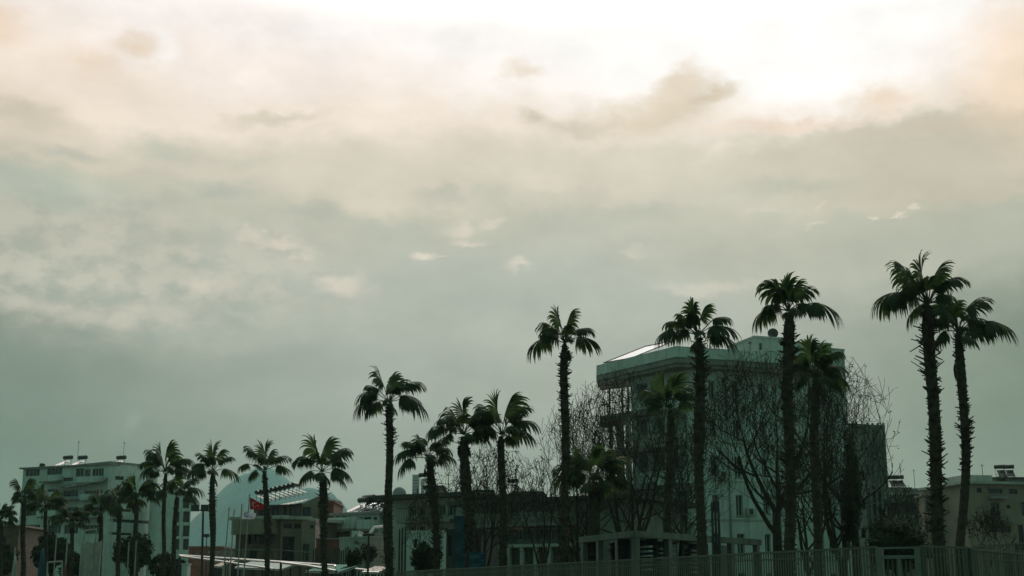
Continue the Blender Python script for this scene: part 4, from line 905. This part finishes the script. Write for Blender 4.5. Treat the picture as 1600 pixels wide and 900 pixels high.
leafy('dark leafy tree under the side wall of the white block', 'evergreen_tree', 'tree', 128, (176,238,826,900), 3200, 5, size=.28, trunkr=.2, clump=24)
leafy('dark leafy tree between the leftmost palms', 'evergreen_tree', 'tree', 128, (48,118,826,905), 3400, 6, size=.28, trunkr=.2, clump=24)
leafy('dark bush at the left edge behind the cut-off palm', 'bush', 'bush', 130, (-20,34,836,910), 2200, 7, size=.26, trunkr=.05, group='dark bushes along the shore')
leafy('long dark hedge behind the fence right of the ivy-clad tree column', 'hedge', 'hedge', 64, (1342,1462,806,905), 6500, 21, size=.14, trunkr=.05, clump=34, dy=1.0)
leafy('dark bush below the tallest mid-left palm', 'bush', 'bush', 95, (538,568,850,905), 1500, 8, size=.14, trunkr=.05, group='dark bushes along the shore')
leafy('twiggy brown bush against the pale garden house', 'bush', 'bush', 98, (555,592,836,890), 500, 9, mt='deadleaf', size=.14, trunkr=.04, group='dark bushes along the shore')
leafy('dark bush in front of the shop front and banners', 'bush', 'bush', 85, (700,760,868,915), 1500, 10, size=.14, trunkr=.05, group='dark bushes along the shore')
leafy('shrubs spilling from the rooftop of the cream building', 'roof_shrub', 'shrub', 158, (1562,1592,741,762), 900, 11, size=.1, trunkr=.03, clump=8)
bpy.data.objects['roof_shrub'].location.z += 0
leafy('dark bush filling the gap beneath the paired palms', 'bush', 'bush', 120, (228,300,862,915), 2400, 12, size=.26, trunkr=.05, group='dark bushes along the shore')
leafy('dark bush between the goal frame and the pale boards', 'bush', 'bush', 120, (96,150,855,915), 1800, 13, size=.26, trunkr=.05, group='dark bushes along the shore')

# ------------------------------------------------------------------ shore canopies with shiny sheet roofs
def canopy(label, px0, px1, d, ytop, dep, tilt=17, slopes=0):
    a, b = W(px0, ytop[0], d[0]), W(px1, ytop[1], d[1]); F = Face(a, b); root = thing('sheet_canopy', label, 'canopy', F.P(F.w/2, -dep/2, 0), 'sheet roofed beach canopies')
    rise = dep*math.tan(R(tilt)); m = MB(); A, B = Vector(a), Vector(b); q = [A, B, B-F.n*dep+UP*rise, A-F.n*dep+UP*rise]
    N_ = 24                                     # ribbed sheet
    for k in range(N_):
        t0, t1 = k/N_, (k+.75)/N_; l = lambda t, e: (q[0]+(q[1]-q[0])*t+UP*e, q[3]+(q[2]-q[3])*t+UP*e)
        (p0, p3), (p1, p2) = l(t0, 0), l(t1, 0); m.add([p0, p1, p2, p3], [(0,1,2,3)])
        (p4, p5) = l((k+1)/N_, 0); (r0_, r1_) = l((k+.87)/N_, .04); m.add([p1, r0_, r1_, p2, p4, p5], [(0,1,2,3),(1,4,5,2)])
    part(m, 'roof', M['zinc'], root)
    m = MB(); m.tube([q[0]-UP*.1, q[1]-UP*.1], .07, 4); m.tube([q[3]-UP*.1, q[2]-UP*.1], .07, 4); m.tube([q[0]-UP*.1, q[3]-UP*.1], .07, 4); m.tube([q[1]-UP*.1, q[2]-UP*.1], .07, 4); part(m, 'beam', M['pole'], root)
    for k in range(6):
        t = k/5
        for (u, v) in ((q[0], q[1]), (q[3], q[2])): p = u+(v-u)*t; m = MB(); m.tube([(p.x, p.y, 0), (p.x, p.y, p.z-.15)], .06, 5); part(m, 'post', M['darkmetal'], root)
    return root
canopy('low bright sheet roof right of the flagpoles', 478, 531, (98, 94), (892, 893), 1.5, 17)
canopy('bright sheet roof strip in the middle behind the flagpoles', 367, 440, (104, 100), (886, 889), 1.7, 17)
canopy('short bright sheet roof beside the floodlight palm', 334, 346, (106, 105.5), (884, 885), 1.9, 17)
canopy('short bright sheet roof low between the bushes and the tall palm', 566, 592, (90, 89), (893, 894), 1.2, 17)
def beam(label, pts, r, name='roof_beam'):
    m = MB(); m.tube(pts, r, 6); root = thing(name, label, 'beam', (pts[0].x, pts[0].y, 0), 'long pale canopy beams over the shore'); part(m, 'rail', M['zinc'], root)
    L_ = (pts[-1]-pts[0]); n = max(2, int(L_.length/5))
    for k in range(n+1): p = pts[0]+L_*k/n; q = MB(); q.tube([(p.x, p.y, 0), (p.x, p.y, p.z-.02)], .05, 5); part(q, 'post', M['darkmetal'], root)
beam('long pale beam running from the floodlight to the tall palm', [W(280,868,104), W(420,877,100), W(524,884,96)], .10)
beam('pale sloping beam dropping beneath the longest one', [W(282,869,103.5), W(345,877,101), W(428,889,98)], .08)
beam('pale sloping beam crossing before the tan house', [W(440,879,97), W(482,884,95), W(525,892,93)], .09)
beam('pale beam low beside the dark bush', [W(556,889,92), W(612,895,90)], .08)

# ------------------------------------------------------------------ flagpoles, flags
def flagpole(label, foot, top, d):
    B, T = W(foot, 905, d), W(top[0], top[1], d); r = thing('flagpole', label, 'flagpole', (B.x, B.y, 0), 'row of thin white flagpoles')
    m = MB(); v = (T-B)/(T.z-B.z); m.tube([(B.x-v.x*B.z, B.y, 0), T], [.055, .035], 7); part(m, 'pole', M['pole'], r); m = MB()
    m.tube([T, T+UP*.05, T+UP*.12], [.03, .06, .01], 7); part(m, 'finial', M['pole'], r); return T
flagpole('leftmost thin white flagpole without a flag', 348.5, (358,795), 90); flagpole('second thin flagpole from the left, without a flag', 358.5, (366,798), 91)
flagpole('flagpole flying the white flag with a blue emblem', 371, (378,789), 88); flagpole('tallest flagpole flying the red flag', 380.5, (390,774), 88)
def flag(label, name, d, corners, m_, deco):
    """corners: top-left, top-right, bottom-right, bottom-left in the photo; a rippling cloth"""
    c = [W(*p, d) for p in corners]; nx, ny = 16, 10; m = MB(); r = thing(name, label, 'flag', c[0])
    def S(u, v, e=0): p = (c[0]*(1-u)+c[1]*u)*(1-v)+(c[3]*(1-u)+c[2]*u)*v; return p+Vector((0, .16*math.sin(u*7+v*2)*u+e, .03*math.sin(u*9)*u))
    for j in range(ny+1):
        for i in range(nx+1): m.v.append(tuple(S(i/nx, j/ny)))
    for j in range(ny):
        for i in range(nx): a = j*(nx+1)+i; m.f.append((a, a+nx+1, a+nx+2, a+1))
    part(m, 'cloth', M[m_], r, True); g = MB(); deco(g, lambda u, v: S(u, v, -.02)); part(g, 'emblem', M['wcloth' if m_ == 'red' else 'blue'], r)
def crescent(g, S):
    n = 20; o = []; i_ = []; asp = .62
    for k in range(n+1):
        a = R(35)+R(290)*k/n; o.append(S(.33+.17*math.cos(a), .5+.25*math.sin(a)))
        b = R(48)+R(264)*k/n; i_.append(S(.375+.135*math.cos(b), .5+.2*math.sin(b)))
    for k in range(n): g.add([o[k], o[k+1], i_[k+1], i_[k]], [(0,1,2,3)])
    st = []
    for k in range(10): a = R(180+36*k); q = 1 if k % 2 == 0 else .4; st.append(S(.60+.085*q*math.cos(a), .5+.125*q*math.sin(a)))
    ce = S(.60, .5); g.add([ce]+st, [(0, 1+k, 1+(k+1) % 10) for k in range(10)])
def swirl(g, S):
    n = 22; o = []; i_ = []
    for k in range(n+1):
        a = R(20)+R(310)*k/n; t = k/n; o.append(S(.34+.17*math.cos(a), .48+.26*math.sin(a))); i_.append(S(.34+(.07+.05*t)*math.cos(a), .48+(.10+.08*t)*math.sin(a)))
    for k in range(n): g.add([o[k], o[k+1], i_[k+1], i_[k]], [(0,1,2,3)])
    g.add([S(.5,.62), S(.9,.72), S(.9,.8), S(.48,.72)], [(0,1,2,3)]); g.add([S(.56,.42), S(.78,.5), S(.78,.56), S(.56,.5)], [(0,1,2,3)])
flag('red flag with white crescent and star blown to the right', 'national_flag', 88, [(390.6,777), (412,788.5), (411,797), (390.4,796)], 'red', crescent)
flag('white flag with a blue round emblem below the red flag', 'white_flag', 88, [(378,795.5), (400,803), (396.5,811.5), (377.4,811)], 'wcloth', swirl)

# ------------------------------------------------------------------ lamps
def floodlight(label, foot, top, heads, d):
    B, T = W(foot, 905, d), W(top[0], top[1], d); r = thing('floodlight_mast', label, 'floodlight', (B.x, d, 0)); v = (T-B)/(T.z-B.z)
    m = MB(); m.tube([(B.x-v.x*B.z, d, 0), T], [.12, .07], 8); part(m, 'pole', M['darkmetal'], r)
    a, b = W(heads[0], top[1]+1, d), W(heads[1], top[1]+1, d); m = MB(); m.tube([a, b], .05, 5); part(m, 'crossbar', M['darkmetal'], r)
    for h in heads:
        p = W(h, top[1]-2.2, d); m = MB(); m.fbox(p, Vector((1,0,0)), Vector((0,-1,0)), -.28, .28, -.12, .16, p.z-.24, p.z+.24); o = part(m, 'lamp_head', M['darkmetal'], r)
        g = MB(); g.fbox(p, Vector((1,0,0)), Vector((0,-1,0)), -.23, .23, .163, .18, p.z-.19, p.z+.19); part(g, 'lamp_glass', M['glass'], o)
floodlight('tall mast with two floodlight heads left of the mountain', 315, (317.5,796), (305,320.5), 100)
floodlight('small far mast with a floodlight head beside the taller mast', 322, (323,839), (321.5,324.5), 210)
def t_lamp(label, x, ytop, half, d):
    T = W(x, ytop, d); r = thing('street_lamp', label, 'street lamp', (T.x, d, 0), 'flat-headed street lamps'); m = MB(); m.tube([(T.x, d, 0), T], [.09, .06], 7); part(m, 'pole', M['darkmetal'], r)
    m = MB(); w = half*d/FPX; m.box(T.x-w, T.x+w, d-.2, d+.2, T.z+.002, T.z+.13); part(m, 'lamp_head', M['darkmetal'], r)
t_lamp('flat-headed street lamp right of the twiggy bush', 576, 837.5, 9, 84); t_lamp('flat-headed street lamp above the pavilion roof', 1065, 804, 10, 64)
for i, (x, y, d) in enumerate([(624.5,826,84),(629,824,84),(634,822,84),(1112,784,60),(1117,782,60),(1122,781,60)]):
    T = W(x, y, d); m = MB(); m.tube([(0,0,0), (0,0,T.z-.1), (0,0,T.z)], [.07, .055, .02], 7); o = m.build('slim_post', M['darkmetal']); o.location = (T.x, d, 0)
    tag(o, ['left','middle','right'][i % 3]+(' one of three close dark posts right of the ragged lone palm' if i < 3 else ' one of three close dark posts rising over the pavilion'), 'post', 'trio of dark posts by the tall palm' if i < 3 else 'trio of dark posts over the pavilion')

# ------------------------------------------------------------------ blue banners, beach clutter at lower left
def banner(label, x, y0, y1, w, d, mt='teal'):
    T = W(x, y0, d); z0 = max(.3, z_at(y1, d)); r = thing('banner', label, 'banner', (T.x, d, 0), 'tall blue banners'); m = MB(); m.tube([(T.x-w/2-.04, d, 0), (T.x-w/2-.04, d, T.z+.1)], .035, 5); part(m, 'pole', M['darkmetal'], r)
    m = MB(); n = 14
    for k in range(n+1): z = z0+(T.z-z0)*k/n; e = .08*math.sin(k*1.1); m.v += [(T.x-w/2, d+e*.2, z), (T.x, d+e, z), (T.x+w/2*(1-.1*math.sin(k)), d-e, z)]
    for k in range(n): a = k*3; m.f += [(a, a+1, a+4, a+3), (a+1, a+2, a+5, a+4)]
    part(m, 'cloth', M[mt], r)
banner('tall blue banner between two middle palms', 719, 806, 888, .6, 76); banner('shorter bright blue banner right of the tall blue one', 746, 862, 900, .75, 66)
def frame(label, pts, d, r_=.05, name='mast', cat='mast', group='thin pale masts on the shore'):
    P = [W(x, y, d) for x, y in pts]; P = [Vector((p.x, d, p.z)) for p in P]; m = MB()
    for i in range(len(P)-1): m.tube([P[i], P[i+1]], r_, 6)
    o = m.build(name, M['pole'], loc=(P[0].x, d, 0)); tag(o, label, cat, group); return o
frame('slanted pale mast left of the lower dark tree', [(81,935),(89,832)], 100); frame('pale mast slanted beside the goal frame', [(99,935),(106,834)], 101, .06)
frame('thin pale mast before the side wall, left one of two', [(197,935),(201.5,847)], 100); frame('thin pale mast before the side wall, right one of two', [(208.5,935),(213,845)], 101)
frame('short pale mast near the left edge', [(20,935),(23.5,855)], 96, .06)
frame('white tubular goal frame at lower left', [(73,935),(74,879),(97,877),(96.5,935)], 92, .06, 'goal_frame', 'goal', None)
frame('light timber frame standing above the pale boards', [(131,846),(133,829),(151,827),(149,846)], 96, .06, 'timber_frame', 'frame', None)
bm = MB(); rb = random.Random(4); p0, p1 = W(127, 846, 96), W(159.5, 844, 96); n = 13
for k in range(n):
    xa = p0.x+(p1.x-p0.x)*k/n; xb = xa+(p1.x-p0.x)/n*.82; zt = p0.z+rb.uniform(-.15,.06); bm.box(xa, xb, 96+rb.uniform(-.03,.03), 96.08, .0, zt)
o = bm.build('board_fence', M['board'], loc=(p0.x, 96, 0)); tag(o, 'tall pale weathered boards standing upright at lower left', 'boards')
def upright_board(label, x, y0, w, d, mt):
    T = W(x, y0, d); m = MB(); n = 12; L_ = T.z
    for k in range(n+1):
        t = k/n; hw = w*math.sin(math.pi*min(.97, .12+t*.85))**.6; e = .25*(1-t)
        m.v += [(-hw, e-.0, L_*t), (0, e-.07, L_*t), (hw, e, L_*t), (0, e+.07, L_*t)]
    for k in range(n):
        for j in range(4): a, b = k*4+j, k*4+(j+1) % 4; m.f.append((a, b, b+4, a+4))
    m.f += [(3,2,1,0), (n*4, n*4+1, n*4+2, n*4+3)]; o = m.build('surfboard', M[mt], smooth=True); o.location = (T.x, d, 0); tag(o, label, 'surfboard', 'boards stood upright on the shore')
upright_board('teal board stood on end under the leftmost palms', 67, 857, .28, 92, 'teal'); upright_board('pale board stood on end near the left edge', 24, 868, .22, 92, 'board'); upright_board('dull red board low beside the goal frame', 102, 880, .2, 90, 'terra')
m = MB(); a = W(284, 885, 98); b = W(293, 885, 98); m.box(a.x, b.x, 98, 99, 0, z_at(882, 98)); m.box(a.x-.05, b.x+.05, 97.95, 99.05, z_at(882, 98)+.003, z_at(882, 98)+.08)
tag(m.build('kiosk', M['white'], loc=(a.x, 98, 0)), 'small white kiosk box right of the paired palms', 'kiosk')
house('beach_house', 'low olive-walled hut at the left edge below the cut-off palm', W(-30, 850, 149), W(28, 850, 149), 8, z_at(822, 148), 'brown', over=.3, rt=.2, roofmat='tan', front=[(4,10,838,850)], fm='framed')
house('beach_house', 'distant low roofed house at the foot of the mountain beside the floodlight', W(291, 860, 260), W(345, 860, 260), 14, z_at(856, 260), 'terra', over=.5, rt=.3, roofmat='terra', front=[(300,304,862,868),(312,316,862,868)], fm='framed')
house('beach_house', 'distant low tan hut left of the brown stone house', W(330, 860, 240), W(369, 860, 240), 14, z_at(864, 240), 'tan', over=.4, rt=.3, roofmat='tan', front=[(340,344,868,873)], fm='framed')
m = MB(); m.tube([W(345,859,112), W(430,859,112), W(520,866,112)], .05, 5); 
for x in (348, 380, 430, 476, 518): p = W(x, 860, 112); m.tube([(p.x, 112, 0), (p.x, 112, p.z)], .05, 5)
tag(m.build('pipe_railing', M['metal'], loc=(W(345,859,112).x, 112, 0)), 'thin pipe rail crossing in front of the stone houses', 'railing')
# dark slender palms' clutter: picket screen in front of the red shed
sc = MB(); F = Face(W(489, 870, 112), W(550, 870, 108)); zt = z_at(858, 110)
for k in range(int(F.w/.3)): sc.fbox(F.o, F.u, F.n, k*.3, k*.3+.16, -.02, .02, 0, zt+.15*math.sin(k*1.3))
o = sc.build('picket_screen', M['darkmetal'], loc=(F.o.x, F.o.y, 0)); tag(o, 'dark picket screen beside the fourth evenly spaced palm', 'fence')

# ------------------------------------------------------------------ haze
hz = MB(); hz.box(-3400, 3400, -320, 3400, -1, 300); ho = hz.build('haze', None); tag(ho, kind='stuff')
hm = bpy.data.materials.new('haze_air'); hm.use_nodes = True; nt = hm.node_tree; nt.nodes.remove(nt.nodes['Principled BSDF'])
pv_ = nt.nodes.new('ShaderNodeVolumePrincipled'); pv_.inputs['Color'].default_value = (.58, .92, .86, 1); pv_.inputs['Density'].default_value = HAZE; pv_.inputs['Anisotropy'].default_value = .4
nt.links.new(pv_.outputs[0], nt.nodes['Material Output'].inputs['Volume']); ho.data.materials.append(hm)
